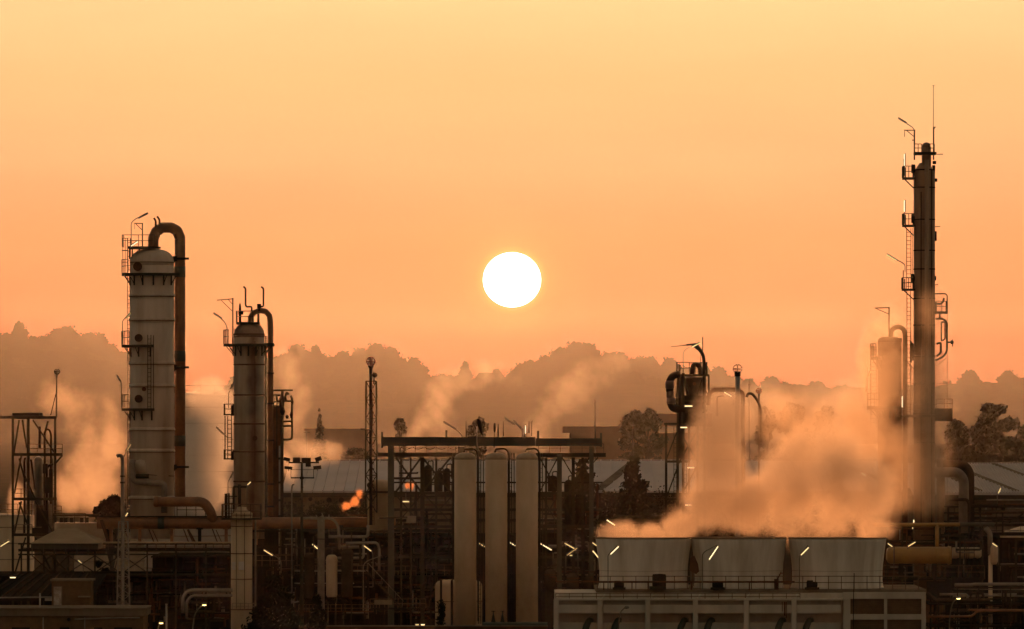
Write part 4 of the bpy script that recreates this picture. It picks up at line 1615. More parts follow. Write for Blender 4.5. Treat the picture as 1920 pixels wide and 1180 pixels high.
for i, (cx, r, y0, y1, mt, lab) in enumerate([(580, 9.5, 1036, 1122, PIPED, 'dim brown upright vessel nearest the floodlight mast'),
                                              (622, 10.5, 1040, 1118, TANKC, 'pale dome-topped upright vessel on the process deck'),
                                              (651, 11, 1028, 1118, PIPED, 'dark upright vessel right of the pale dome-topped one')]):
    o = T('upright_vessel', lab, 'vessel', cx, 494, 'upright vessels on the process deck')
    MB(494).lathe(cx, [(r * .8, y1 + 2), (r, y1 - 2), (r, y0 + 9), (r * .92, y0 + 4), (r * .6, y0 + 1), (0, y0)], 24).build('shell', mt, o)
    MB(494).lathe(cx, [(r * 1.08, y0 + 12), (r * 1.08, y0 + 10)], 24).build('flange', mt, o)
    m = MB(494)
    for a in (-.7, .7):
        m.tube([(cx + a * r, y1, 0), (cx + a * r, GY(494), 0)], 1.2, 0, 6)
    m.build('leg', BLACK, o)
    MB(494).tube([(cx, y0 + 1), (cx, y0 - 8), (cx + 8, y0 - 9), (cx + 8, y0 - 30)], 1.2, 3, 8).build('outlet_pipe', PIPED, o)
o = T('grey_duct', 'wide grey upright duct with a slanted dark mouth right of the floodlight mast', 'duct', 602, 492)
MB(492).tube([(602, GY(492)), (602, 975), (598, 964)], 6.6, 3, 18).build('duct', PIPEG, o)
MB(492).tube([(599.5, 967, -.5), (597, 961.5, -.6)], 4.8, 0, 16).build('mouth', BLACK, o)
MB(492).lathe(602, [(7, 1012), (7, 1010)], 18).build('seam', DARK, o)
o = T('hooked_pipe', 'thin pale hook-topped pipe left of the floodlight mast', 'pipe', 547, 478)
MB(478).tube([(547, 1132), (547, 914), (548, 909), (552, 908.5)], 1.5, 3, 8).tube([(547, 1128), (552, 1130), (560, 1128)], 1.3, 2, 8).build('pipe', GALV, o)
MB(478).tube([(547, 1130), (547, GY(478))], 1.2, 0, 6).build('support', BLACK, o)
o = T('crossing_pipe', 'pale pipe over an elbow running right from the grey duct', 'pipe', 660, 500, y=975)
MB(500).tube([(562, 972), (592, 972), (600, 972), (622, 972), (634, 984), (636, 1030)], 2.4, 8, 10).build('pipe', PIPEG, o)
o = T('crossing_pipe', 'thin rusty pipe along the skyline of the works under the orange-tinted steam burst', 'pipe', 640, 501, y=973)
MB(501).tube([(626, 973), (689, 973)], .9, 0, 8).build('pipe', RUSTD, o)
o = T('bent_pipe', 'dull pipe arching over and down beside the steel stair', 'pipe', 690, 492, y=1020)
MB(492).tube([(648, 1019), (707, 1018), (711, 1028), (711, 1070)], 2.7, 8, 12).build('pipe', PIPEG, o)
# stair
o = T('steel_stair', 'steel stair with handrails slanting down in front of the dark unit', 'stair', 720, 488)
DS = 488
for off in (0, 1.0):
    MB(DS).bar((685, 1070, off), (752, 1140, off), 1.8).build('stringer', PIPED, o)
m = MB(DS)
for i in range(26):
    t = (i + .5) / 26
    x, y = 685 + 67 * t, 1070 + 70 * t
    a = P(x, y, DS)
    m.box((a.x, DS + .5, a.z), .26, .95, .03)
m.build('tread', PIPED, o)
for off in (0, 1.0):
    m = MB(DS)
    m.tube([(681, 1140, off), (681, 1060, off), (688, 1052, off), (716, 1042, off)], .8, 6, 6)
    m.tube([(690, 1056, off), (757, 1128, off)], .6, 0, 6)
    for i in range(6):
        x, y = 688 + 66 * i / 5, 1073 + 66 * i / 5
        m.bar((x, y, off), (x + 1, y - 17, off), .7)
    m.build('handrail', PIPEG, o)
m = MB(DS)
m.pb(694, 1141, 800, 1143, 2.0)
m.build('landing', BLACK, o)
MB(DS).prail(694, 798, 1141, .75, .7, .04).build('handrail', RAIL, o)
MB(DS).pb(702, 1125, 735, 1134, .06, -.1).build('sign_board', CONCD, o)
for i, (x, y, r) in enumerate(((1032, 1068, 11), (1074, 1075, 12), (1104, 1080, 9))):
    o = T('pump_drum', ['dim domed drum nearest the rightmost white cylinder', 'widest of the three dim domed drums left of the cooling tower',
                        'dim domed drum closest to the first fan stack'][i], 'drum', x, 470, 'domed drums left of the cooling tower')
    MB(470).lathe(x, [(r, 1106), (r, y + 8), (r * .9, y + 3), (r * .55, y), (0, y - 1)], 20).build('shell', PIPED, o)
    MB(470).lathe(x, [(r * 1.06, y + 10), (r * 1.06, y + 8.6)], 20).build('flange', RUSTD, o)
    MB(470).tube([(x, y - 1), (x, y - 7), (x + 12, y - 8)], 1.5, 3, 8).build('pipe', PIPED, o)
    MB(470).lathe(x, [(r * .5, GY(470)), (r * .5, 1106)], 10).build('stand', BLACK, o)

for i, (x, r, y0, y1) in enumerate(((803, 7, 872, 922), (822, 8, 886, 922), (838, 6, 878, 922), (1036, 9, 892, 922), (1066, 7, 900, 985), (1088, 9, 925, 985))):
    o = T('gantry_vessel', ['slim dark vessel under the gantry bracing, left of its stout neighbours', 'stout dark vessel on the left gantry deck, middle of three',
                            'dark vessel on the left gantry deck nearest the white cylinders', 'dark vessel on the right gantry deck beside the rightmost white cylinder',
                            'tall dim vessel behind the right gantry bracing', 'fat dim vessel low behind the right gantry bracing'][i], 'vessel', x, 505, 'dark vessels inside the gantry', y=y1)
    MB(505).lathe(x, [(r, y1), (r, y0 + 5), (r * .8, y0 + 1.5), (r * .3, y0), (0, y0 - .3)], 18).build('shell', BLACK, o)
    MB(505).tube([(x, y0), (x, y0 - 7), (x + 9, y0 - 8), (x + 9, y0 + 20)], 1.3, 3, 8).build('pipe', PIPED, o)
    MB(505).lathe(x, [(r * 1.12, y0 + 9), (r * 1.12, y0 + 7.5)], 18).build('flange', DARK, o)
# small electrical cabinet heads on the dark unit
o = T('valve_station', 'boxy valve head with pipes in front of the gantry foot', 'valve', 770, 494, y=980)
MB(494).pb(762, 968, 780, 981, .7).build('box', PIPEG, o)
MB(494).tube([(711, 972), (764, 970)], 1.4, 0, 8).tube([(780, 972), (803, 973), (803, 1010)], 1.0, 3, 8).tube([(771, 981), (771, 1180)], 2.2, 0, 8).build('pipe', PIPED, o)

# added dark blocks that stand in for the deep shade behind the pipework
def backdrop(label, x0, x1, yt, D, depth=14):
    o = T('dark_backdrop', label, 'backdrop', (x0 + x1) / 2, D)
    MB(D).pb(x0, yt, x1, GY(D), depth).build('wall', BACKDROP, o)
    MB(D).pb(x0 - 3, yt - 3, x1 + 3, yt, depth + 1, -.5).build('roof', BLACK, o)
    m = MB(D)
    x = x0 + 6
    while x < x1 - 10:
        m.pb(x - .7, yt, x + .7, GY(D), .2, -.2)
        x += 17
    m.build('cladding_rib', BLACK, o)
    n = max(2, int((x1 - x0) / 60))
    for i in range(n):
        x = x0 + (x1 - x0) * (i + .5) / n
        MB(D).pb(x - 14, yt + 22, x + 14, yt + 34, .05, -.05).build('window', BLACK, o)
    return o


BACKDROP = M('dark_backdrop_cladding', (.022, .017, .012), (.013, .010, .008), .9, scale=.3, stretch=.3, spec=0.0)  # near-black wall colour gives the added blocks their shade
backdrop('added dark shed under the deck behind the paired bent pipes', 286, 436, 1046, 535)
backdrop('added dark shed between the pale cream vessel and the process deck', 470, 690, 1000, 560)
backdrop('added dark shed behind the steel stair and the white cylinders', 690, 1010, 1008, 562)
backdrop('added dark shed behind the domed drums and the first fan stack', 1012, 1260, 1002, 564)
backdrop('added dark shed behind the yellow drum', 1640, 1850, 996, 556)
backdrop('added dark shed at the right edge behind the green posts', 1852, 2010, 1012, 530)
backdrop('low added dark shed at the left behind the brick hut', -40, 285, 1082, 530)
rack('dark pipe stack between the pale cream vessel and the floodlight mast', 474, 556, (996, 1026, 1060, 1100), 508, 8, (482, 515, 548), BLACK,
     risers=junk(476, 555, 990, 1170, 34, DM, .8, 2.6, 7), decks=(1062,), rails=[(476, 552, 1062, .9, .7)])

# ------------------------------------------------------------------ cooling tower
DC = 455
o = T('cooling_tower', 'long concrete cooling tower basin of white framed cells under three fan stacks', 'cooling tower', 1388, DC)
yb = GY(DC)
m = MB(DC)
m.pb(1041, 1112, 1582, yb, 10, 2.2)
m.pb(1041, 1123, 1585, 1126, 3.4, .1)
m.build('wall', CONC, o)
m = MB(DC)
m.pb(1118, 1105.5, 1737, 1111.5, 14, 2.6)
m.build('deck', CONCD, o)
ribs = (1040, 1121, 1127, 1211, 1216, 1303, 1397, 1402, 1489, 1575)
cells = ((1046, 1121), (1131, 1213), (1219, 1302), (1308, 1395), (1405, 1485), (1494, 1577))
for (xa, xb) in cells:
    m = MB(DC)
    m.pb(xa, 1125.5, xb, 1134.5, .35, .42)
    m.build('cell_lintel', M('stained_lintel', (.27, .235, .185), (.17, .14, .105), .9, scale=.7, stretch=.4), o)
    m = MB(DC)
    m.pb(xa, 1134.5, xb, 1150, .6, .2)
    m.build('cell_beam', CONC, o)
    m = MB(DC)
    m.pb(xa, 1167.5, xb, yb, .8, 1.2)
    m.build('cell_sill', CONC, o)
for x in (1043, 1125, 1214.5, 1304, 1399.5, 1489):
    m = MB(DC)
    w = 4.5
    m.pb(x - w, 1126.5, x + w, yb, 2.19, 0)
    m.build('cell_rib', CONC, o)
for (xa, ya, xb, y2) in ((1128, 1124, 1137, 1112), (1218, 1124, 1226, 1112), (1308, 1124, 1316, 1112), (1398, 1124, 1408, 1111), (1490, 1124, 1498, 1111), (1578, 1124, 1588, 1111), (1040, 1126, 1049, 1112)):
    MB(DC).bar((xa, ya, .3), (xb, y2, 3.1), 3.2).build('buttress', CONC, o)
# framed block at the right end
m = MB(DC)
for (xa, xb) in ((1581, 1594.5), (1658, 1663.5), (1728, 1736)):
    m.pb(xa, 1111, xb, yb, .5, .6)
for (ya, y2) in ((1111, 1123), (1152, 1162), (1190, 1202), (1232, 1244)):
    m.pb(1594.5, ya, 1658, y2, .5, .61)
    m.pb(1663.5, ya, 1728, y2, .5, .61)
m.build('end_frame', CONC, o)
for (xa, xb) in ((1594.5, 1658), (1663.5, 1728)):
    for (ya, y2) in ((1123, 1152), (1162, 1190), (1202, 1232)):
        m = MB(DC)
        m.pb(xa, ya, xb, y2, .1, 1.05)
        n = 7
        for i in range(n):
            yy = ya + (y2 - ya) * (i + .5) / n
            m.pb(xa, yy - .8, xb, yy + .8, .12, .93)
        m.build('louvre_panel', LOUVRE, o)
m = MB(DC)
m.pb(1590, 1114, 1735, yb, 12, 1.2)
m.build('end_wall', CONCD, o)
m = MB(DC)
m.prail(1120, 1722, 1105.5, .98, .95, .04, 2.7)
m.build('deck_railing', RAIL, o)
m = MB(DC)
m.prail(1042, 1500, 1125.5, .50, 1.0, .035, .5)
m.build('ledge_railing', RAIL, o)
m = MB(DC)
m.tube([(1030, 1082, 1.6), (1043, 1082, 1.6), (1043, 1091, 1.6), (1490, 1091, 1.6)], 1.5, 3, 8)
for x in (1132, 1185, 1215, 1296, 1405):
    m.bar((x, 1091, 1.6), (x, 1107, 1.6), 2)
m.build('header_pipe', RUSTD, o)
m = MB(DC)
for (x, w) in ((1164, 5), (1195, 4), (1228, 3), (1250, 9), (1345, 6), (1415, 4), (1478, 5)):
    m.pb(x, 1109, x + w, 1126, .15, 3.0)
m.build('wall_bracket', RUSTD, o)
m = MB(DC)
for (x, w, h) in ((1470, 3, 26), (1466, 1.4, 18), (1474, 1.4, 30)):
    m.pb(x, 1129, x + w, 1129 + h, .02, .17)
m.build('rust_run', RUSTD, o)
MB(DC).pb(1499, 1108, 1509, 1126, .3, 2.8).build('hatch_box', DARK, o)

stk_lab = ['leftmost of three flaring concrete fan stacks, beside the white cylinders', 'middle of three flaring concrete fan stacks, with a torn dark slot at its right edge',
           'rightmost of three flaring concrete fan stacks, beside the yellow drum']
for i, (cx, R) in enumerate(((1206.5, 90), (1385, 90), (1570, 92))):
    D = DC + 7.5
    s_ = T('fan_stack', stk_lab[i], 'fan stack', cx, D, 'fan stacks of the cooling tower', y=1106)
    m = MB(D)
    prof = [(R - 3, 1106), (R - 6, 1098), (R - 7.5, 1088), (R - 7.5, 1072), (R - 6.5, 1058), (R - 3.8, 1036), (R - 1, 1016), (R, 1008)]
    prof += [(R - 1.8, 1008), (R - 2.8, 1016), (R - 8.5, 1068), (R - 9, 1090), (R - 5, 1106)]
    m.lathe(cx, prof, 72)
    m.build('shell', STACK, s_)
    MB(D).lathe(cx, [(R + .4, 1010), (R + .5, 1007.6), (R - .5, 1007.6)], 72).build('rim', CONCD, s_)
    m = MB(D)
    m.lathe(cx, [(R - 7.2, 1069.8), (R - 7.15, 1069.2)], 72)
    m.build('lift_joint', CONCD, s_)
    m = MB(D)
    m.lathe(cx, [(10, 1085), (10, 1078), (0, 1076)], 16)
    for a in range(6):
        q = a * math.pi / 3
        c = P(cx, 1081, D)
        e = Vector((math.cos(q), math.sin(q), 0))
        t = Vector((-e.y, e.x, .35))
        o_ = len(m.v)
        for (rr_, w) in ((.3, .25), (2.9, .4)):
            for sg in (-1, 1):
                m.v.append(tuple(c + e * rr_ + t * w * sg))
        m.face([o_, o_ + 1, o_ + 3, o_ + 2])
    m.build('fan', DARK, s_)
mo = [(1236, 1092, 13, 'boxy dark fan motor housing before the leftmost fan stack', 1), (1160, 1097, 11, 'low dark fan gearbox at the left of the leftmost fan stack', 0),
      (1345, 1098, 12, 'dark fan gearbox before the middle fan stack', 0), (1522, 1097, 12, 'dark round fan motor before the rightmost fan stack', 0)]
for i, (x, y, r, lab, kd) in enumerate(mo):
    q = T('fan_motor', lab, 'motor', x, DC + 2.3, 'fan drives on the cooling tower deck', y=1106)
    D = DC + 2.3
    if kd:
        m = MB(D)
        m.lathe(x, [(r, 1106), (r, 1080), (r * .92, 1077), (0, 1076)], 20)
        m.build('housing', BLACK, q)
        MB(D).pb(x - r - 5, 1100, x + r, 1106, 1.0, -.7).build('base', DARK, q)
    else:
        m = MB(D)
        m.hdrum(y, [(x - r * .8, r * .5), (x - r * .7, r * .72), (x + r * .2, r * .72), (x + r * .25, r * .5), (x + r * .8, r * .5), (x + r * .9, r * .35)], 16)
        m.build('housing', BLACK, q)
        MB(D).pb(x - r, 1102, x + r * 1.2, 1106, 1.0, -.5).build('base', DARK, q)
        MB(D).tube([(x + r * .8, y, 0), (x + r * .9, y, 4.5)], 1.0, 0, 8).build('drive_shaft', DARK, q)
o = T('fallen_panel', 'dark warped panel leaning in the gap between the left and middle fan stacks', 'panel', 1303, DC + 2.2, y=1106)
m = MB(DC + 2.2)
pts = [(1295, 1046), (1302, 1042), (1309, 1058), (1311, 1072), (1305, 1077), (1298, 1073), (1293, 1070)]
a = len(m.v)
for dd in (0, .12):
    for q in pts:
        m.v.append(tuple(m.p((q[0], q[1], dd))))
n = len(pts)
m.face(list(range(n))[::-1])
m.face(list(range(n, 2 * n)))
for i in range(n):
    m.face([i, (i + 1) % n, n + (i + 1) % n, n + i])
m.bar((1299, 1072), (1297, 1106), 1.4)
m.build('panel', RUSTD, o)
o = T('hand_winch', 'rusty bent winch arm at the right foot of the middle fan stack', 'winch', 1463, DC + 2.6, y=1106)
MB(DC + 2.6).tube([(1455, 1106), (1456, 1090), (1465, 1072)], 1.2, 2, 6).bar((1460, 1078), (1470, 1074), 1).pb(1452, 1086, 1460, 1106, .4).build('arm', RUSTD, o)
o = T('dark_post', 'thin dark rod standing in front of the rightmost fan stack', 'post', 1601, DC - .3)
MB(DC - .3).tube([(1601.5, 1075), (1600.5, 1120), (1598, GY(DC))], .8, 0, 6).build('post', BLACK, o)
gl_ = ['beneath the first cell lintel from the left', 'beneath the second cell lintel from the left', 'beneath the third cell lintel from the left',
       'beneath the fourth cell lintel, nearest the third', 'beneath the fifth cell lintel, left of the rust run', 'beneath the sixth cell lintel, next to the louvred block']
for i, x in enumerate((1104, 1158, 1282, 1332, 1465, 1517)):
    q = T('green_inlet_pipe', 'dark green inlet pipe bending down ' + gl_[i], 'pipe', x, DC + 1.1, 'green inlet pipes of the cooling tower')
    MB(DC + 1.0).tube([(x + 5, 1164, 2.0), (x + 1, 1164, .4), (x - 6, 1176, .2), (x - 12, GY(DC), .2)], 6.5, 8, 14).build('pipe', GPIPE, q)
    MB(DC + 1.0).pb(x - 10, 1152, x + 12, 1155.5, .6, .6).build('hood', CONC, q)

# ------------------------------------------------------------------ steel tower with the bent flare
DB = 520
o = T('reactor_tower', 'dark steel tower of fat bent pipes topped by a drooping flare arm', 'tower', 1290, DB)
yb = GY(DB)
for (x, y0, w) in ((1249, 793, 4.4), (1271, 700, 4.4), (1281, 700, 5), (1321, 700, 4.2), (1308, 770, 4), (1292, 800, 4)):
    for dd in ((0, 3.5) if x != 1281 else (0,)):
        MB(DB).bar((x, y0, dd), (x, yb, dd), w).build('post', DARK, o)
for (y, xa, xb) in ((704, 1262, 1330), (795, 1245, 1290), (866, 1247, 1290), (936, 1247, 1290), (770, 1266, 1326), (752, 1266, 1326), (1000, 1247, 1325)):
    m = MB(DB)
    for dd in (0, 3.5):
        m.pb(xa, y - 2, xb, y + 2, .25, dd - .12)
    m.pb(xa + 4, y - 2, xb - 2, y - 1, 3.4, .1)
    m.build('beam', DARK, o)
for (a, b, w) in (((1250, 860), (1271, 805), 2.4), ((1250, 932), (1272, 872), 2.4), ((1252, 1000), (1280, 940), 3), ((1272, 870), (1308, 805), 3), ((1272, 805), (1308, 866), 3), ((1274, 936), (1308, 872), 3), ((1274, 1000), (1308, 940), 3), ((1283, 707), (1292, 740), 2), ((1316, 712), (1306, 745), 2), ((1329, 704), (1329, 738), 3), ((1319, 725), (1328, 742), 2)):
    MB(DB).bar(a, b, w).build('brace', DARK, o)
MB(DB).lathe(1301, [(13, 752), (14, 746), (18, 712), (17, 708), (0, 706)], 28, 1.6).build('vessel', PIPED, o)
manhole(o, DB, 1302, 720, 3.2, 1301, 10)
for (xa, ya, xb, y2, dp, dd) in ((1283, 742, 1326, 756, 3, .2), (1285, 756, 1320, 774, 2.6, .4), (1272, 774, 1318, 800, 2.2, .8)):
    MB(DB).pb(xa, ya, xb, y2, dp, dd).build('equipment_box', BLACK, o)
MB(DB).tube([(1276, 703), (1264, 703), (1256, 712), (1256, 735)], 7.0, 9, 16).tube([(1257, 733), (1257.5, 752), (1260, 765), (1275, 768), (1290, 768)], 7.4, 10, 16).build('bypass_duct', BLACK, o)
MB(DB).lathe(1256, [(8.2, 730), (8.2, 714)], 18).lathe(1258.5, [(8.6, 758), (8.6, 746)], 18).build('duct_sleeve', M('duct_sleeve_brown', (.10, .065, .045), None, .6), o)
MB(DB).tube([(1278, 704), (1278, 770), (1276, 860)], 5.6, 0, 14).tube([(1270, 718), (1270, 760)], 2.2, 0, 10).build('riser_pipe', BLACK, o)
MB(DB).tube([(1298, 704, 1), (1298.5, 690, 1), (1301, 684, 1), (1309, 684, 1), (1313, 691, 1), (1314, 704, 1)], 4.4, 4, 14).build('overhead_pipe', BLACK, o)
m = MB(DB)
pp = round_path([m.p(q) for q in ((1320, 775), (1320.5, 700), (1319.5, 668), (1312, 655), (1303, 648))], 14 * m.s, 8)
rs = [(3.0 + 2.4 * max(0, (i / (len(pp) - 1) - .45))) * m.s for i in range(len(pp))]
m.sweep(pp, 1, 14, rs=rs)
m.build('flare_pipe', DARK, o)
m = MB(DB)
m.sweep([m.p((1257.5, 650.5)), m.p((1286, 647.5)), m.p((1288, 647)), m.p((1305, 645.5))], 1, 8, rs=[.45 * m.s, .9 * m.s, 1.7 * m.s, 2.0 * m.s])
m.build('flare_arm', DARK, o)
MB(DB).tube([(1317.5, 632), (1317.5, 665)], .9, 0, 6).tube([(1314, 664), (1313, 700)], .5, 0, 5).build('antenna', DARK, o)
m = MB(DB)
m.prail(1270, 1326, 702, 1.0, .55, .035, -.2, 3)
m.pb(1272, 684, 1276, 702, .3, .3)
m.build('railing', DARK, o)
MB(DB).ladder(1266, 800, 1000, 5, .8, .035).build('ladder', DARK, o)
MB(DB).ladder(1285, 866, 1000, 4, -.3, .035).build('ladder', DARK, o)

o = T('globe_vent', 'blue-grey vent pipe with a large wire globe, rising out of the steam', 'vent', 1383, 524)
MB(524).tube([(1383, GY(524)), (1383, 698)], 4.6, 0, 16).build('pipe', BLUEG, o)
MB(524).lathe(1383, [(5.6, 706), (5.8, 699), (5.0, 697)], 16).build('collar', BLACK, o)
MB(524).cage_globe(1383, 692, 8.4, .045).build('globe', GLOBE, o)
o = T('globe_vent', 'smaller vent pipe with a small wire globe and hooked neighbour', 'vent', 1424, 526)
MB(526).tube([(1423, GY(526)), (1423, 738)], 1.6, 0, 10).build('pipe', PIPED, o)
MB(526).cage_globe(1423, 733, 5, .04).build('globe', GLOBE, o)
MB(526).tube([(1400, 745), (1402, 738), (1410, 738), (1420, 750), (1426, 765), (1427, 830)], 2.6, 8, 12).build('hooked_pipe', PIPED, o)
o = T('arched_pipe', 'rusty pipe run arching from the steel tower to the blue-grey vent', 'pipe', 1360, 525)
MB(525).tube([(1328, 760), (1330, 738), (1338, 731), (1385, 731), (1393, 738), (1394, GY(525))], 4, 9, 14).build('pipe', RUSTD, o)
MB(525).tube([(1345, 780), (1345, 744), (1356, 742)], 1.6, 3, 8).build('pipe', PIPED, o)
MB(525).lathe(1359, [(4.8, 735), (4.8, 733)], 12).build('flange', BLACK, o)

# ------------------------------------------------------------------ tallest column
DR = 530
o = T('tall_column', 'tallest dark column with lit platforms and a whip aerial, at the right', 'column', 1733, DR)
tcm = M('sooty_column_cladding', (.23, .122, .056), (.13, .066, .032), .6, scale=.6, stretch=.2)
MB(DR).lathe(1733, [(20, GY(DR)), (20, 330), (18.5, 321), (13, 312), (9, 306)], 40).build('shell', tcm, o)
MB(DR).tube([(1737, 322, -.2), (1737, 283, -.2), (1737, 276, -.2)], 9, 0, 20).build('neck', tcm, o)
MB(DR).lathe(1737, [(9, 277), (7.6, 271), (4.5, 268), (0, 267)], 20, -.2).build('domed_head', tcm, o)
MB(DR).tube([(1738, 300, -1.1), (1738, 980, -1.1)], 4.2, 0, 14).build('front_pipe', M('column_lagging', (.27, .165, .085), (.18, .105, .055), .6, scale=.7, stretch=.2), o)
MB(DR).tube([(1747, 318, -.8), (1747, 980, -.8)], 1.1, 0, 8).tube([(1727, 360, -1), (1727, 980, -1)], .8, 0, 6).build('conduit', BLACK, o)
MB(DR).tube([(1750.5, 310, .2), (1750.5, 560, .2)], 2.6, 0, 10).build('side_pipe', BLACK, o)
m = MB(DR)
for y in (319, 352, 412, 470, 505, 560, 610, 668, 720, 775, 830):
    m.lathe(1733, [(20.6, y + 1.1), (20.6, y - 1.1)], 40)
m.build('hoop', BLACK, o)
for i, (y, x0, ym) in enumerate(((334, 1694, 317), (423, 1694, 410), (543, 1693, 522))):
    m = MB(DR)
    m.pb(x0, y - 1.5, 1716, y + 2, 1.8, -.9)
    m.bar((x0 + 2, y + 2), (1713, y + 19), 2)
    pf = m.build('platform', DARK, o)
    m = MB(DR)
    m.prail(x0, 1714, y - 1.5, .95, .5, .04, -.9, 1.8)
    m.pb(x0, y - (36 if i != 1 else 22), x0 + 1.4, y, .2, -.8)
    m.pb(x0 + 2.6, y - 20, x0 + 4.6, y, .2, -.8)
    m.build('railing', DARK, pf)
    m = MB(DR)
    c = P(1716, ym, DR)
    m.sweep([c, c - Vector((.32, 0, 0))], 8.5 * m.s, 18, smooth=False)
    m.build('manhole', BLACK, o)
m = MB(DR)
m.ladder(1704, 428, 545, 8, -.3, .04)
m.bar((1711, 428), (1711, 545), .8)
m.ladder(1704, 545, 780, 7, .3, .04)
m.build('ladder', RUSTD, o)
m = MB(DR)
m.bar((1714.5, 243.5), (1714.5, 300), 2.5)
m.bar((1695, 244.5), (1716, 244.5), 1.7)
m.bar((1700, 245), (1713, 256), 1.2)
m.bar((1696, 246), (1696, 257), 1)
m.bar((1710, 263), (1714, 263), 1.6)
m.build('davit', DARK, o)
m = MB(DR)
m.pb(1715, 285, 1756, 290, 1.6, -.8)
pf = m.build('top_platform', DARK, o)
MB(DR).prail(1715, 1728, 286, .72, .35, .04, -.8).prail(1742, 1752, 286, .72, .4, .04, -.8).build('railing', DARK, pf)
m = MB(DR)
m.tube([(1750, 160), (1750, 240)], .55, 0, 6)
m.bar((1748, 161), (1752.5, 160.5), .6)
m.tube([(1750.5, 238), (1750.5, 300)], 1.3, 0, 6)
m.bar((1750, 243), (1754, 238), 1.6)
m.build('aerial', DARK, o)
m = MB(DR)
m.bar((1750, 289.5), (1768, 289.5), 1.5)
m.bar((1752, 425.5), (1763, 425), 1.2)
m.bar((1752, 534), (1759, 534), 1.0)
for (x, y, r) in ((1752, 305, 3.4), (1751, 314, 2.8), (1755, 338, 2.4)):
    m.lathe(x, [(r, y + 3), (r, y - 3)], 12)
m.build('instrument_arm', BLACK, o)
m = MB(DR)
m.lathe(1754, [(2.4, 452), (2.4, 434)], 10)
m.lathe(1753, [(2.4, 526), (2.4, 518)], 10)
m.build('nozzle', BLACK, o)
m = MB(DR)
m.pb(1753, 584, 1777, 588.5, 1.8, -.9)
pf = m.build('platform', DARK, o)
m = MB(DR)
m.tube([(1753, 551), (1773, 551), (1776, 554), (1776, 586)], 1.0, 2, 6)
m.prail(1756, 1776, 585, .9, .45, .035, -.9, 1.6)
m.build('railing', DARK, pf)
MB(DR).tube([(1755, 570), (1764, 570), (1769, 565), (1770, 559)], 1.9, 3, 10).build('vent_stub', DARK, o)
MB(DR).tube([(1754, 598), (1768, 598), (1775.5, 604), (1775.5, 660), (1768, 670), (1754, 676)], 2.0, 7, 10).tube([(1762, 588), (1762, 598)], 1.6, 0, 8).build('loop_pipe', DARK, o)
MB(DR).tube([(1765, 604), (1772, 604), (1772, 636), (1765, 640), (1765, 604.5)], 1.3, 3, 8).tube([(1756, 645), (1764, 642), (1764, 662), (1756, 668)], 2.0, 4, 10).build('loop_pipe', DARK, o)
m = MB(DR)
m.hdrum(642, [(1776, 1.6), (1782, 1.6), (1783, 3.6), (1786, 3.8), (1788, 2.2)], 12)
m.bar((1786, 637), (1786, 650), 1.3)
m.build('valve', BLACK, o)
m = MB(DR)
m.bar((1776, 588), (1776, 980), .6)
m.bar((1755, 720), (1776, 719), .6)
m.bar((1755, 724), (1776, 723.5), .5)
m.bar((1755, 687), (1774, 672), .8)
m.build('cable_stay', RUSTD, o)
m = MB(DR)
m.pb(1708, 671, 1716, 676, 1.4, -.7)
m.lathe(1711, [(3.5, 672), (3.5, 646), (0, 643)], 12)
m.bar((1702, 680), (1715, 694), 1.6)
m.build('platform', DARK, o)
MB(DR).tube([(1764, GY(DR), -.5), (1764, 870, -.5), (1762, 860, -.5)], 8, 0, 18).build('side_vessel', M('ochre_lagging', (.20, .11, .05), (.12, .07, .035), .6), o)
m = MB(DR)
m.pb(1753, 766, 1786, 790, 1.6, -.6)
m.pb(1690, 778, 1756, 783, 1.6, -1.4)
m.build('lower_platform', DARK, o)
MB(DR).prail(1690, 1756, 778, .9, .7, .035, -1.4).prail(1756, 1786, 766, .8, .6, .035, -.6).build('lower_railing', RAIL, o)

# hazy column beside it
DQ = 546
o = T('distillation_column', 'short column half hidden in steam just left of the tallest column', 'column', 1667, DQ)
MB(DQ).lathe(1668, [(22.5, GY(DQ)), (22.5, 642)], 36).build('shell', RUSTD, o)
MB(DQ).lathe(1668, [(22.5, 642), (21, 636), (15, 632.5), (0, 631.5)], 36).build('domed_head', RUSTD, o)
MB(DQ).tube([(1670, 634), (1671, 620), (1678, 614), (1687, 613), (1694, 617), (1697, 626), (1697, 1000)], 4.6, 6, 14).build('overhead_pipe', RUSTD, o)
m = MB(DQ)
m.bar((1667, 576), (1667, 634), 2.2)
m.bar((1640, 578), (1668, 577), 1.6)
m.bar((1643, 579), (1666, 589), 1.2)
m.build('davit', DARK, o)
m = MB(DQ)
m.ladder(1638, 650, 800, 10, -.3, .04)
m.bar((1632, 650), (1632, 720), .8)
m.ladder(1629, 690, 770, 6, -.2, .03)
m.build('ladder', DARK, o)
platform(o, DQ, 1668, 23, 36, 669, 130, 230, 90, th=.3)
platform(o, DQ, 1668, 23, 42, 762, 130, 300, 110, th=.3)
m = MB(DQ)
m.pb(1633, 649, 1640, 668, .4, -.2)
m.pb(1685, 634, 1691, 642, .5, -.2)
m.lathe(1708, [(2.2, 680), (2.2, 640)], 10)
m.build('valve', DARK, o)

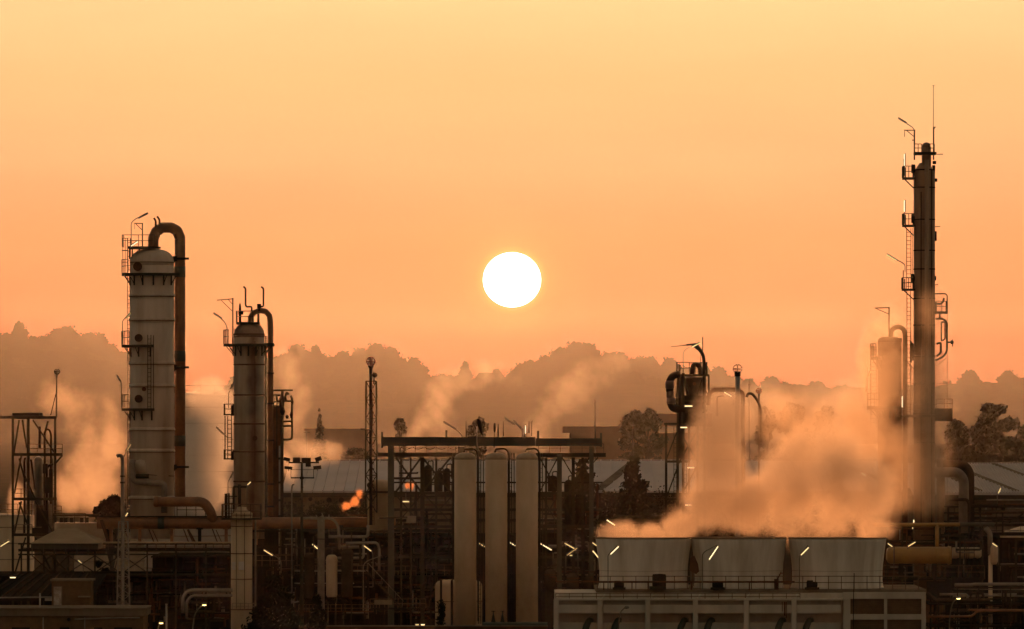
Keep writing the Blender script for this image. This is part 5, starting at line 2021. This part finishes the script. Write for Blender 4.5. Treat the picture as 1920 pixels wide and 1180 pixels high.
# ------------------------------------------------------------------ right-hand piping
o = T('elbow_pipe', 'fat grey pipe turning down, the nearer of two elbows by the tallest column', 'pipe', 1803, 522, 'fat elbow pipes')
MB(522).tube([(1752, 886), (1796, 886), (1807, 900), (1807, 1000)], 9.5, 16, 20).build('pipe', PIPEG, o)
MB(522).tube([(1807, 1000), (1807, GY(522))], 3, 0, 8).build('support', BLACK, o)
o = T('elbow_pipe', 'fat dark pipe turning down behind the nearer grey elbow', 'pipe', 1818, 527, 'fat elbow pipes')
MB(527).tube([(1768, 872), (1808, 872), (1818, 886), (1818, 1000)], 9.0, 16, 20).build('pipe', PIPED, o)
MB(527).tube([(1818, 1000), (1818, GY(527))], 3, 0, 8).build('support', BLACK, o)
m = MB(527)
m.bar((1776, 861), (1804, 861), 1.4)
m.lathe(1803, [(2.5, 868), (2.5, 860)], 10)
m.build('valve', BLACK, o)
o = T('small_elbow_pipe', 'thinner dull pipe turning down under the two fat elbows', 'pipe', 1816, 519)
MB(519).tube([(1778, 937), (1812, 937), (1817, 943), (1817, 985)], 3, 5, 12).build('pipe', PIPED, o)
MB(519).tube([(1817, 985), (1817, GY(519))], 1.5, 0, 6).build('support', BLACK, o)

rack('dark rack of pipes in front of the striped warehouse at the right', 1770, 1960, (950, 962, 978, 1000), 525, 10, (1778, 1838, 1880, 1925, 1955), BLACK,
     pipes=[(1850, 1960, 938, 1.5, PIPEG, 0), (1820, 1960, 950, 2.4, BLACK, -.5), (1840, 1960, 960, 2.2, PIPED, -1), (1780, 1960, 972, 3, BLACK, .5), (1775, 1960, 985, 2.4, PIPED, 1)],
     risers=junk(1775, 1950, 945, 1010, 30, DM, .8, 2.2, 8), braces=[((1808, 962), (1828, 980), 2.6), ((1892, 980), (1918, 964), 2.6)], decks=(1003,))
rack('green framed rack with yellow and cream drums beside the rightmost fan stack', 1640, 1846, (986, 1014, 1086), 486, 9, (1664, 1692, 1752, 1800, 1842), DARK,
     risers=junk(1650, 1840, 990, 1085, 40, DM, .8, 2.4, 8), decks=(1087,), rails=[(1652, 1846, 1086, 1.05, 1.0)], beam=2.4)
o = T('yellow_pipe', 'yellow pipe with a drop leg crossing above the yellow drum', 'pipe', 1757, 484, y=986)
MB(484).tube([(1636, 984.5), (1856, 983.5)], 3.6, 0, 12).tube([(1757, 984), (1757, 1030)], 3.8, 0, 12).build('pipe', YELLOW, o)
MB(484).tube([(1800, 983.8), (1858, 983.4), (1864, 986)], 3.9, 0, 12).build('painted_end', GREEN, o)
o = T('yellow_drum', 'long yellow horizontal drum with a round end cover', 'drum', 1725, 483, y=1087)
MB(483).hdrum(1041.5, [(1662, 8), (1664, 13), (1669, 15.8), (1676, 16), (1776, 16), (1777, 16)], 32).build('shell', YELLOW, o)
for x in (1676, 1754, 1762):
    MB(483).hdrum(1041.5, [(x - .8, 16.4), (x + .8, 16.4)], 32).build('band', RUSTD if x < 1700 else YELLOW, o)
m = MB(483)
m.hdrum(1041.5, [(1777, 17.5), (1780, 17.5), (1780.2, 16.8), (1783.5, 16.5), (1784, 0.5)], 32)
m.build('end_cover', YELLOW, o)
for x in (1690, 1752):
    MB(483).pb(x - 4, 1056, x + 4, 1086, .9, -.2).build('saddle', BLACK, o)
o = T('cream_drum', 'shorter cream horizontal drum behind the end of the yellow one', 'drum', 1815, 489, y=1087)
MB(489).hdrum(1037, [(1786, 10.5), (1834, 10.5), (1838, 9), (1841, 5)], 24).build('shell', CREAM, o)
for x in (1812, 1816, 1826):
    MB(489).hdrum(1037, [(x - .7, 10.9), (x + .7, 10.9)], 24).build('band', RUSTD, o)
for x in (1798, 1828):
    MB(489).pb(x - 3, 1046, x + 3, 1086, .8, -.2).build('saddle', BLACK, o)
o = T('expansion_vessel', 'cream capsule on a thin leg at the right of the green framed rack', 'vessel', 1862, 484)
MB(484).lathe(1863, [(0, 1059), (6, 1058), (8, 1053), (8, 1028), (6, 1022), (0, 1021)], 20).build('capsule', CREAM, o)
MB(484).tube([(1857, GY(484)), (1857, 1042)], 4, 0, 12).build('leg', TANKC, o)
MB(484).tube([(1848, 990), (1856, 1000), (1857, 1040)], 5, 4, 12).build('inlet_pipe', PIPEG, o)
rack('dark frame of green posts and pale pipes at the right edge', 1868, 1960, (1008, 1060, 1096), 490, 8, (1873, 1905, 1940), DARK,
     pipes=[(1875, 1960, 1007, 1.9, CREAM, -.5)], risers=junk(1872, 1955, 1012, 1095, 24, DM, .8, 2.2, 7), decks=(1098,), pw=4)
rack('low tangle of dim pipes in the lower right corner', 1742, 1960, (1102, 1130, 1150, 1172), 476, 10, (1760, 1820, 1880, 1940), BLACK,
     risers=junk(1744, 1955, 1104, 1180, 60, DM, .8, 2.6, 9), decks=(1133, 1175))
o = T('pale_pipe', 'thick pale pipe running to the right edge under the cream capsule', 'pipe', 1860, 470, y=1098)
MB(470).tube([(1790, 1097), (1822, 1097), (1828, 1096), (1960, 1095.5)], 3.2, 2, 12).tube([(1790, 1105), (1960, 1106)], 1.0, 0, 8).build('pipe', PIPEG, o)
m = MB(470)
for x in (1795, 1835, 1895):
    m.bar((x, 1100), (x, GY(470)), 2)
m.build('support', BLACK, o)
o = T('ochre_pipe', 'ochre pipe in the lower right corner dipping to a lower run', 'pipe', 1840, 468, y=1145)
MB(468).tube([(1740, 1157), (1822, 1156), (1832, 1146), (1960, 1144)], 2.2, 5, 10).tube([(1816, 1144), (1960, 1144.5)], 2.0, 0, 10).build('pipe', RUST, o)
m = MB(468)
for x in (1760, 1850, 1930):
    m.bar((x, 1146 if x > 1840 else 1158), (x, GY(468)), 2)
m.build('support', BLACK, o)
o = T('lagged_pipe', 'knobbly brown lagged pipe beside the end block of the cooling tower', 'pipe', 1795, 472, y=1130)
m = MB(472)
pp = [m.p((1737 + i * 4.6, 1126 if i > 3 else 1112 + i * 3.6)) for i in range(27)]
m.sweep(pp, 1, 12, rs=[(3.6 + .9 * (i % 2)) * m.s for i in range(27)])
m.build('pipe', PIPED, o)
m = MB(472)
for x in (1770, 1830):
    m.bar((x, 1128), (x, GY(472)), 2)
m.build('support', BLACK, o)
o = T('windbreak_panel', 'blank dark panel right of the cooling tower under the green framed rack', 'panel', 1795, 480)
MB(480).pb(1738, 1090, 1782, 1125, .3).pb(1784, 1083, 1842, 1096, .3, .4).build('panel', BLACK, o)
MB(480).bar((1745, 1090, .15), (1745, GY(480), .15), 3).bar((1784, 1084, .2), (1784, GY(480), .2), 2.4).build('post', DARK, o)


# ------------------------------------------------------------------ lamps
def tube_lamp(label, D, polepts, a, b, lit=1, group='tube lamps on hooked poles', rpole=.75, hw=2.2, bend=5):
    """hooked pole with a long housing and a light tube beneath it"""
    x0, y0 = polepts[0] if polepts else a
    o = T('tube_lamp', label, 'lamp', x0, D, group, y=y0)
    if polepts:
        MB(D).tube(list(polepts), rpole, bend, 6).build('pole', HOUSING, o)
    L = math.hypot(b[0] - a[0], b[1] - a[1])
    ux, uy = (b[0] - a[0]) / L, (b[1] - a[1]) / L
    nx, ny = uy, -ux
    if ny > 0:
        nx, ny = -nx, -ny
    if abs(ny) < .1:
        nx, ny = 1.0, 0.0
    mat = {0: GALV, 1: (TUBE, TUBEM, TUBEB)[len(label) % 3], 2: TUBED, 3: TUBEW}[lit]
    q = 1.15 if lit else .9
    MB(D).bar((a[0] + nx * q, a[1] + ny * q, 0), (b[0] + nx * q, b[1] + ny * q, 0), hw).build('housing', HOUSING, o)
    MB(D).tube([(a[0] + ux - nx * .3, a[1] + uy - ny * .3, -.06), (b[0] - ux - nx * .3, b[1] - uy - ny * .3, -.06)], .85, 0, 6).build('light_tube', mat, o)
    return o


GA, GB, GC, GD, GE = ('lamps on the big left column', 'lamps on the rust-run column', 'lamps in the middle of the works', 'lamps on the tallest column', 'lamps along the cooling tower')
tube_lamp('unlit tube lamp on the hook above the big left column', 518, [(246, 463), (246, 418), (252, 412), (276, 399)], (259, 410), (278, 400.5), 0, GA)
tube_lamp('lit tube lamp slanting inside the top railing of the big left column', 517, [(244, 464), (258, 454)], (245, 462), (259, 452.5), 3, GA, bend=0)
tube_lamp('dim tube lamp hooked over the middle platform of the big left column', 516, [(229.5, 646), (229.5, 602), (236, 595), (246, 585)], (236, 597.5), (246, 586), 2, GA)
tube_lamp('unlit tube lamp tilted left over the lower platform of the big left column', 516, [(228, 765), (228, 722), (226, 715)], (219, 704), (226, 715.5), 0, GA)
tube_lamp('dim tube lamp beside the hook of the vent pipe', 517, [(230, 868), (231, 858), (238, 846)], (236, 847), (246, 832.5), 2, GA)
tube_lamp('short lit lamp at the foot of the big left column', 506, None, (234.5, 969), (240, 961), 1, GA)
tube_lamp('unlit tube lamp leaning left beside the top of the rust-run column', 510, [(425.5, 645), (425.5, 612), (420, 602), (415, 598)], (400, 587.5), (416, 598), 0, GB)
tube_lamp('unlit tube lamp leaning right above the upper side platform of the rust-run column', 511, [(428.5, 765), (428.5, 738), (432, 731)], (432, 730), (439, 717), 0, GB)
tube_lamp('unlit tube lamp leaning left of the ladder of the rust-run column', 511, [(427, 822), (422, 815)], (405, 801), (420, 815.5), 0, GB)
tube_lamp('unlit tube lamp leaning right above the cage of the pale cream vessel', 498, [(427.5, 950), (427.5, 903), (432, 896)], (432, 897), (438, 885), 0, GB)
tube_lamp('short lit lamp at the foot of the rust-run column', 498, [(463, 950), (463, 908)], (463, 910), (470.5, 903), 1, GB)
tube_lamp('lit tube lamp on a hooked pole right of the pale cream vessel', 490, [(527, 1075), (527, 1052), (519, 1045), (512, 1042)], (494, 1031), (512, 1042), 1, GC)
tube_lamp('lit tube lamp half behind the grey duct', 499, [(599, 1075), (599, 1032)], (585, 1020), (598, 1031), 1, GC)
tube_lamp('lit tube lamp just under the arch of the dull bent pipe', 490, [(699, 1085), (699, 1038), (697, 1034)], (682, 1023), (697, 1034), 1, GC)
tube_lamp('unlit tube lamp over the gantry girder, left of the roof rods', 499, [(868, 822), (864, 813), (855, 806)], (831, 791), (855, 805.5), 0, GC)
tube_lamp('unlit double tube lamp over the gantry girder, its upper half', 499, [(979, 822), (979, 806), (970, 798)], (945, 784.5), (965, 797), 0, GC)
tube_lamp('unlit tube lamp over the gantry girder, lower half of the double lamp', 498, None, (962, 789), (979, 805), 0, GC)
tube_lamp('short upright lit lamp over the gantry girder', 499, [(984.5, 822), (984.5, 814)], (985.5, 797), (985.5, 814), 3, GC)
tube_lamp('small level lit lamp under the left deck of the gantry', 499, [(761, 925), (761, 939)], (754, 940.5), (768, 940.5), 1, GC)
tube_lamp('lit tube lamp showing in the gap between the left and middle white cylinders', 500, [(912, 1080), (912, 1030)], (894, 1016), (910, 1026), 1, GC)
tube_lamp('lit tube lamp showing in the gap between the middle and right white cylinders', 500, [(968, 1080), (968, 1028)], (954, 1016), (967, 1024), 1, GC)
tube_lamp('long lit tube lamp close right of the rightmost white cylinder', 492, [(1037, 1075), (1037, 1036)], (1011, 1018), (1035, 1032), 1, GC)
tube_lamp('lit tube lamp crossing a dimmer one left of the cooling tower', 490, [(1084, 1080), (1083, 1034)], (1058, 1018), (1081, 1031), 1, GC)
tube_lamp('dim tube lamp rising right, crossed by a lit one', 488, [(1061, 1075), (1061, 1043)], (1062, 1042), (1083, 1027), 2, GC)
tube_lamp('tiny level lit lamp below the two crossed tube lamps', 488, None, (1067, 1041.5), (1074, 1041.5), 1, GC)
tube_lamp('short lit lamp peeping past the upper rim of the leftmost fan stack', 490, [(1121, 1060), (1121, 1027)], (1110, 1017), (1120, 1024), 1, GC)
tube_lamp('steeper lit lamp just below the one at the rim of the leftmost fan stack', 489, [(1125, 1075), (1125, 1050)], (1111, 1032), (1124, 1048), 1, GC)
tube_lamp('lit tube lamp floating over steam at the left of the leftmost fan stack', 486, [(1156, 1040), (1156, 988)], (1137, 974.5), (1154, 985.5), 1, GE)
tube_lamp('lit hooked lamp in front of the leftmost fan stack', 456.5, [(1140, 1107), (1140, 1042), (1143, 1038), (1159, 1022)], (1144, 1040), (1160.5, 1024), 1, GE, .9, bend=2)
tube_lamp('lit lamp hanging steeply from a long arm before the middle fan stack', 456.5, [(1317, 1107), (1317, 1040), (1322, 1034), (1345, 1022)], (1329, 1050), (1346.5, 1024), 1, GE, .9, hw=.8, bend=3)
tube_lamp('lit hooked lamp in front of the rightmost fan stack', 456.5, [(1499, 1107), (1499, 1044), (1501, 1039), (1515, 1023)], (1501, 1041.5), (1516.5, 1026), 1, GE, .9, bend=2)
GF = 'lamps on the bent-flare steel tower'
tube_lamp('yellow-green lit lamp on a thin hook under the drooping flare', 518, [(1281, 700), (1281, 662), (1285, 655), (1296, 650)], (1297, 651), (1313, 643), 1, GF, .5)
tube_lamp('level lit lamp below the vessel of the steel tower', 518.5, None, (1283, 761.5), (1299, 761.5), 1, GF)
tube_lamp('level lit lamp at the top landing of the outer frame of the steel tower', 518.5, None, (1275, 801.5), (1289, 801.5), 1, GF)
tube_lamp('level lit lamp on the steel tower at the edge of the steam', 518.5, None, (1288, 877), (1303, 877), 3, GF)
tube_lamp('lowest level lit lamp of the steel tower', 518.5, None, (1284, 947), (1298, 947), 3, GF)
tube_lamp('lit lamp slanting under the arched rusty pipe by the blue-grey vent', 523, [(1375, 760), (1375, 745)], (1357, 735), (1373, 744), 3, GF)
tube_lamp('tiny lit lamp glinting through the cooling tower steam', 530, [(1412, 960), (1412, 932)], (1411, 930), (1415, 925), 3, GF)
tube_lamp('unlit tube lamp at the very top of the tallest column', 529, [(1714, 244), (1711, 239), (1700, 232)], (1684, 222), (1700, 231.5), 0, GD)
tube_lamp('upper of two upright white-lit lamps beside the tallest column', 529, [(1696, 312), (1696, 330)], (1696, 288), (1696, 312), 3, GD, bend=0)
tube_lamp('lower of two upright white-lit lamps beside the tallest column', 529, [(1696, 398), (1696, 420)], (1696, 375), (1696, 398), 3, GD, bend=0)
tube_lamp('lit tube lamp reaching left on a curved arm from the tallest column', 529, [(1697, 510), (1697, 497), (1691, 492), (1682, 488)], (1662, 477), (1682, 489), 1, GD)
tube_lamp('upright lit lamp in steam between the short and tallest columns', 528, [(1692, 766), (1692, 780)], (1692, 742), (1692, 765), 3, GD, bend=0)
tube_lamp('lit lamp tilted in the steam below the short column', 520, [(1627, 960), (1627, 895)], (1613, 885), (1625, 893), 3, GD)
tube_lamp('dim slanting lamp on the ladder of the short column', 544, [(1624, 735), (1624, 712), (1629, 700)], (1628, 707), (1633, 695), 2, GD)
GH = 'lamps round the yellow drum'
tube_lamp('small upright lit lamp above the yellow pipe', 483, None, (1713.5, 974), (1713.5, 981), 1, GH)
tube_lamp('tiny lit lamp just below the yellow pipe', 483, None, (1711.5, 988), (1711.5, 993), 1, GH)
tube_lamp('short lit lamp at the left end of the yellow drum', 482, [(1676, 1060), (1676, 1027)], (1664, 1018.5), (1674, 1025.5), 1, GH)
tube_lamp('lit lamp rising right above the yellow drum', 482, [(1702, 1030), (1702, 1026)], (1702, 1025), (1717, 1016), 1, GH)
tube_lamp('lit lamp above the cream capsule on its leg', 482, [(1872, 1060), (1872, 1027)], (1860, 1018), (1871, 1025.5), 1, GH)
tube_lamp('stubby lit lamp before the striped roof at the right', 522, [(1870, 945), (1870, 927)], (1871, 926), (1876.5, 915), 1, GH)
GI = 'lamps in the lower left'
tube_lamp('lit tube lamp rising right at the left edge before the pale tank', 500, [(-3, 1060), (-3, 1027)], (0, 1025), (18, 1014), 1, GI)
tube_lamp('small lit lamp seen through the bracing under the hipped roof', 516, [(156, 1075), (156, 1060)], (146, 1050), (154, 1057), 1, GI)
tube_lamp('small level lit lamp on the dark ribbed roof', 478, None, (18, 1083), (30, 1083), 1, GI)
tube_lamp('left half of the level lit pair at the bottom below the stair', 476, None, (778, 1171.5), (786, 1171.5), 1, GI)
tube_lamp('right half of the level lit pair at the bottom below the stair', 476, None, (788.5, 1171.5), (797, 1171.5), 1, GI)


def street_lamp(label, D, pts, hx, hy, lit=True):
    o = T('street_lamp', label, 'street lamp', pts[0][0], D, 'street lamps')
    MB(D).tube([(pts[0][0], GY(D))] + pts[1:], 1.1, 14, 8).build('pole', HOUSING, o)
    m = MB(D)
    m.lathe(hx, [(0, hy - 4.4), (3.4, hy - 3.4), (5, hy - .6), (5, hy + .2)], 16)
    m.build('lamp_head', HOUSING, o)
    m = MB(D)
    m.lathe(hx, [(4.3, hy + .1), (3.2, hy + 1.6), (0, hy + 2.2)], 14)
    m.build('lamp_glass', BULB if lit else GALV, o)


street_lamp('lit street lamp on a curved pole left of the pale cream vessel', 442, [(361, 0), (361, 1175), (366, 1148), (381, 1133)], 383, 1134)
street_lamp('lit street lamp lowest in the left, beside a pale post', 440, [(294, 0), (294, 1190), (298, 1172), (302, 1168)], 302, 1168)
street_lamp('lit street lamp in the dark lower right corner', 462, [(1780, 0), (1780, 1160), (1786, 1130), (1796, 1121)], 1797, 1122)
street_lamp('unlit street lamp curving up before the cooling tower cells', 440, [(1160, 0), (1160, 1165), (1164, 1146), (1173, 1139)], 1175, 1140, False)
o = T('pale_post', 'plain pale post beside the lowest left street lamp', 'post', 312, 441)
MB(441).tube([(312, GY(441)), (312, 1133)], 1.7, 0, 8).build('post', GALV, o)
MB(441).lathe(312, [(2.4, 1134.5), (2.4, 1132.5)], 8).build('cap', GALV, o)
o = T('wind_sock', 'limp dark windsock on a pale staff above the white cylinders', 'windsock', 894, 498, y=838)
MB(498).tube([(894, 840), (894, 800)], .9, 0, 6).build('staff', GALV, o)
m = MB(498)
pp = [m.p(q) for q in ((898, 786), (898.5, 793), (900, 800), (903, 810), (905, 815))]
m.sweep(pp, 1, 12, rs=[4.6 * m.s, 4.4 * m.s, 3.4 * m.s, 2.4 * m.s, 1.8 * m.s], cap=False)
m.tube([(894, 801), (894, 787), (898, 785)], .8, 2, 6)
m.build('sock', BLACK, o)
o = T('slim_flag', 'narrow dark furled flag on a rod above the middle white cylinder', 'flag', 927, 498, y=838)
MB(498).tube([(926.5, 840), (927.5, 794)], .6, 0, 6).build('staff', DARK, o)
MB(498).lathe(927.5, [(0.5, 811), (1.9, 808), (2.2, 800), (1.7, 794), (0, 792.5)], 10).build('cloth', BLACK, o)


# ------------------------------------------------------------------ steam
def steam(label, blobs, dens, D, nscale, amp=1.1, soft=.45, vox=.8, col=(.99, .90, .80), g=.6, seed=0.0, step=.25, name='steam', warp=2.0, thr=.0):
    """a plume: soft union of ellipsoids (x, y, rx, ry px, rz m, dy m[, strength]) eaten away by turbulence"""
    s = K * D
    E = []
    for b in blobs:
        x, y, rx, ry, rz, dy = b[:6]
        E.append((P(x, y, D + dy), Vector((rx * s, rz, ry * s)), b[6] if len(b) > 6 else 1.0))
    hull = MB(D)
    for c, r, st in E:
        o_ = len(hull.v)
        hull.ball((0, 0, 0), 1.0, 16, 10)
        f = [1.34 + warp * .16 / (nscale * q) for q in r]
        for i in range(o_, len(hull.v)):
            q = hull.v[i]
            hull.v[i] = (c.x + q[0] * r.x * f[0], c.y + q[1] * r.y * f[1], max(.1, c.z + q[2] * r.z * f[2]))
    m = bpy.data.materials.new(name + '_vapour')
    m.use_nodes = True
    t = m.node_tree
    t.nodes.clear()
    out = node(t, 'ShaderNodeOutputMaterial')
    pv = node(t, 'ShaderNodeVolumePrincipled')
    pv.inputs['Color'].default_value = (*col, 1)
    pv.inputs['Anisotropy'].default_value = g
    geo = node(t, 'ShaderNodeNewGeometry')
    pos = geo.outputs['Position']
    # large-scale warp so that the ellipsoids lose their outline
    wz = node(t, 'ShaderNodeTexNoise')
    wz.inputs['Scale'].default_value = nscale * .45
    wz.inputs['Detail'].default_value = 1.0
    off = node(t, 'ShaderNodeVectorMath', operation='ADD')
    off.inputs[1].default_value = (seed * 13.7, seed * 7.1, seed * 3.3)
    t.links.new(pos, off.inputs[0])
    t.links.new(off.outputs[0], wz.inputs['Vector'])
    ws = node(t, 'ShaderNodeVectorMath', operation='SUBTRACT')
    ws.inputs[1].default_value = (.5, .5, .5)
    t.links.new(wz.outputs['Color'], ws.inputs[0])
    wm = node(t, 'ShaderNodeVectorMath', operation='SCALE')
    wm.inputs['Scale'].default_value = warp / nscale * .5
    t.links.new(ws.outputs[0], wm.inputs[0])
    wp = node(t, 'ShaderNodeVectorMath', operation='ADD')
    t.links.new(pos, wp.inputs[0])
    t.links.new(wm.outputs[0], wp.inputs[1])
    best = None
    for c, r, st in E:
        a = node(t, 'ShaderNodeVectorMath', operation='SUBTRACT')
        t.links.new(wp.outputs[0], a.inputs[0])
        a.inputs[1].default_value = c
        b = node(t, 'ShaderNodeVectorMath', operation='DIVIDE')
        t.links.new(a.outputs[0], b.inputs[0])
        b.inputs[1].default_value = r
        L = node(t, 'ShaderNodeVectorMath', operation='LENGTH')
        t.links.new(b.outputs[0], L.inputs[0])
        w = mth(t, 'MULTIPLY', mth(t, 'SUBTRACT', 1.0, L.outputs['Value']), st)
        best = w if best is None else mth(t, 'MAXIMUM', best, w)
    nz = node(t, 'ShaderNodeTexNoise')
    nz.inputs['Scale'].default_value = nscale
    nz.inputs['Detail'].default_value = 5.0
    nz.inputs['Roughness'].default_value = .70
    t.links.new(off.outputs[0], nz.inputs['Vector'])
    sh = mth(t, 'ADD', best, mth(t, 'MULTIPLY', mth(t, 'SUBTRACT', nz.outputs[0], .5), amp))
    est = .30 * min(e[2] for e in E)
    edge = mth(t, 'DIVIDE', mth(t, 'ADD', best, est), est + .25, True)
    mr = node(t, 'ShaderNodeMapRange', interpolation_type='SMOOTHSTEP')
    t.links.new(sh, mr.inputs['Value'])
    mr.inputs['From Min'].default_value = thr
    mr.inputs['From Max'].default_value = thr + soft
    mr.inputs['To Max'].default_value = dens
    t.links.new(mth(t, 'MULTIPLY', mr.outputs[0], edge), pv.inputs['Density'])
    t.links.new(pv.outputs[0], out.inputs['Volume'])
    m.cycles.volume_step_rate = step
    tmp = hull.build('tmp_hull', m)
    md = tmp.modifiers.new('r', 'REMESH')
    md.mode = 'VOXEL'
    md.voxel_size = vox
    dg = bpy.context.evaluated_depsgraph_get()
    dg.update()
    me = bpy.data.meshes.new_from_object(tmp.evaluated_get(dg))
    bpy.data.objects.remove(tmp)
    me.name = name
    if not me.materials:
        me.materials.append(m)
    o = bpy.data.objects.new(name, me)
    COL.objects.link(o)
    return tag(o, label, 'steam', 'steam plumes', 'stuff')


steam('dense orange steam billowing from the three fan stacks',
      [(1165, 1000, 46, 28, 3.2, 7, 1.2), (1225, 1000, 46, 28, 3.2, 7, 1.2), (1285, 985, 50, 48, 4, 7, 1.2), (1332, 925, 64, 85, 5, 8, 1.3), (1342, 845, 70, 98, 5, 9, 1.5),
       (1358, 790, 70, 62, 4, 10, 1.5), (1400, 940, 85, 75, 6, 8, 1.3), (1480, 915, 95, 115, 6, 9, 1.2), (1565, 905, 95, 120, 6, 9, 1.2), (1630, 925, 62, 95, 5, 8, 1.2), (1640, 998, 40, 30, 3, 7)],
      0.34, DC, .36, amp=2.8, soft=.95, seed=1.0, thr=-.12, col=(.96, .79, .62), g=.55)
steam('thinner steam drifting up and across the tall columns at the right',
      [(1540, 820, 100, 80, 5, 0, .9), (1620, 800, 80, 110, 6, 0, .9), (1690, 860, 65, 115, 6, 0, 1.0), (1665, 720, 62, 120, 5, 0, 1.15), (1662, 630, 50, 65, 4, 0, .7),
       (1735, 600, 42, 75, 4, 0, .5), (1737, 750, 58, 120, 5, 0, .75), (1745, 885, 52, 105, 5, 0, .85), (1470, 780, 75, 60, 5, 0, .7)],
      .19, 508, .26, amp=2.6, soft=.95, seed=2.0, thr=-.1, col=(.97, .76, .55), g=.55)  # orange scattering tint stands in for warm sunlight where this steam is shaded
steam('bright steam rising between the steel frame and the big column',
      [(160, 890, 70, 95, 5, 0), (120, 920, 45, 60, 4, 0), (205, 900, 45, 80, 4, 2), (212, 800, 35, 80, 4, 2), (165, 800, 45, 55, 4, 1, .7), (140, 775, 75, 60, 4, 1, .6), (8, 935, 22, 40, 3, 0)],
      .10, 770, .17, amp=2.5, soft=.8, seed=3.0, col=(.96, .82, .68))
steam('greyish smoke drifting between the big column and the rust-run column',
      [(390, 830, 65, 90, 5, 0), (380, 920, 60, 60, 5, 0), (405, 765, 60, 50, 4, 0, .9), (350, 860, 50, 90, 4, 0)],
      .30, 645, .22, amp=2.6, soft=.9, seed=4.0, col=(.80, .76, .72), thr=-.2)
steam('faint steam rising right of the rust-run column',
      [(555, 760, 40, 80, 4, 0, .8), (545, 690, 40, 60, 4, 0, .6), (580, 835, 55, 40, 4, 0), (620, 830, 35, 35, 4, 0, .8), (540, 880, 25, 60, 4, 0)],
      .08, 640, .2, amp=2.2, soft=.9, seed=5.0)
steam('soft steam plume leaning right behind the left half of the gantry',
[(772, 815, 30, 40, 3, 0, 1.1), (788, 795, 40, 42, 3, 0, 1.1), (806, 775, 46, 44, 3, 0, 1.0), (828, 756, 52, 44, 3, 0, .95), (852, 738, 56, 42, 3, 0, .9), (880, 722, 60, 40, 3, 0, .8), (910, 706, 60, 34, 3, 0, .65)],
      .075, 640, .26, amp=3.0, soft=1.2, seed=6.0, warp=2.0)
steam('soft steam plume leaning right behind the right half of the gantry',
[(1010, 815, 28, 40, 3, 0, 1.1), (1022, 794, 38, 42, 3, 0, 1.1), (1038, 772, 44, 44, 3, 0, 1.0), (1058, 750, 50, 46, 3, 0, .95), (1082, 728, 54, 44, 3, 0, .9), (1110, 704, 56, 42, 3, 0, .75), (1138, 682, 54, 36, 3, 0, .6)],
      .075, 640, .26, amp=3.0, soft=1.2, seed=7.0, warp=2.0)
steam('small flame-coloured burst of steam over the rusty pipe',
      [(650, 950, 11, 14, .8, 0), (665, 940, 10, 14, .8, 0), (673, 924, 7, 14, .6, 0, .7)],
      1.5, 530, 1.5, amp=3.2, soft=.9, seed=8.0, vox=.2, col=(1.0, .50, .24))  # sunlit orange is put into the scattering colour; nothing burns here
steam('tiny flame-coloured puff under the left gantry bracing',
      [(765, 911, 7, 7, .6, 0), (772, 914, 5, 9, .6, 0)], 2.0, 512, 2.2, amp=2.0, soft=.6, seed=9.0, vox=.15, col=(1.0, .50, .24))  # sunlit orange again carried by the vapour's own tint

steam('thin veil of steam drifting along the foot of the hill at the right',
      [(1440, 750, 110, 40, 8, 0), (1560, 742, 110, 45, 8, 0), (1650, 725, 80, 55, 8, 0, .8), (1350, 790, 70, 40, 8, 0, .8)],
      .035, 720, .12, amp=2.4, soft=1.0, seed=11.0, vox=1.2, col=(.97, .86, .74), thr=-.1)

# ------------------------------------------------------------------ the air
hz = MB()
hz.box((0, 6600, 128), 6400, 13600, 258)
hm = bpy.data.materials.new('hazy_air')
hm.use_nodes = True
ht = hm.node_tree
ht.nodes.clear()
ho = node(ht, 'ShaderNodeOutputMaterial')
hp = node(ht, 'ShaderNodeVolumePrincipled')
hp.inputs['Color'].default_value = (.95, .92, .88, 1)
hp.inputs['Density'].default_value = 3.5e-6
hp.inputs['Anisotropy'].default_value = .84
ht.links.new(hp.outputs[0], ho.inputs['Volume'])
h_o = hz.build('haze', hm)
h_o['label'] = 'warm haze filling the air of the whole scene'
h_o['category'] = 'haze'
h_o['kind'] = 'stuff'
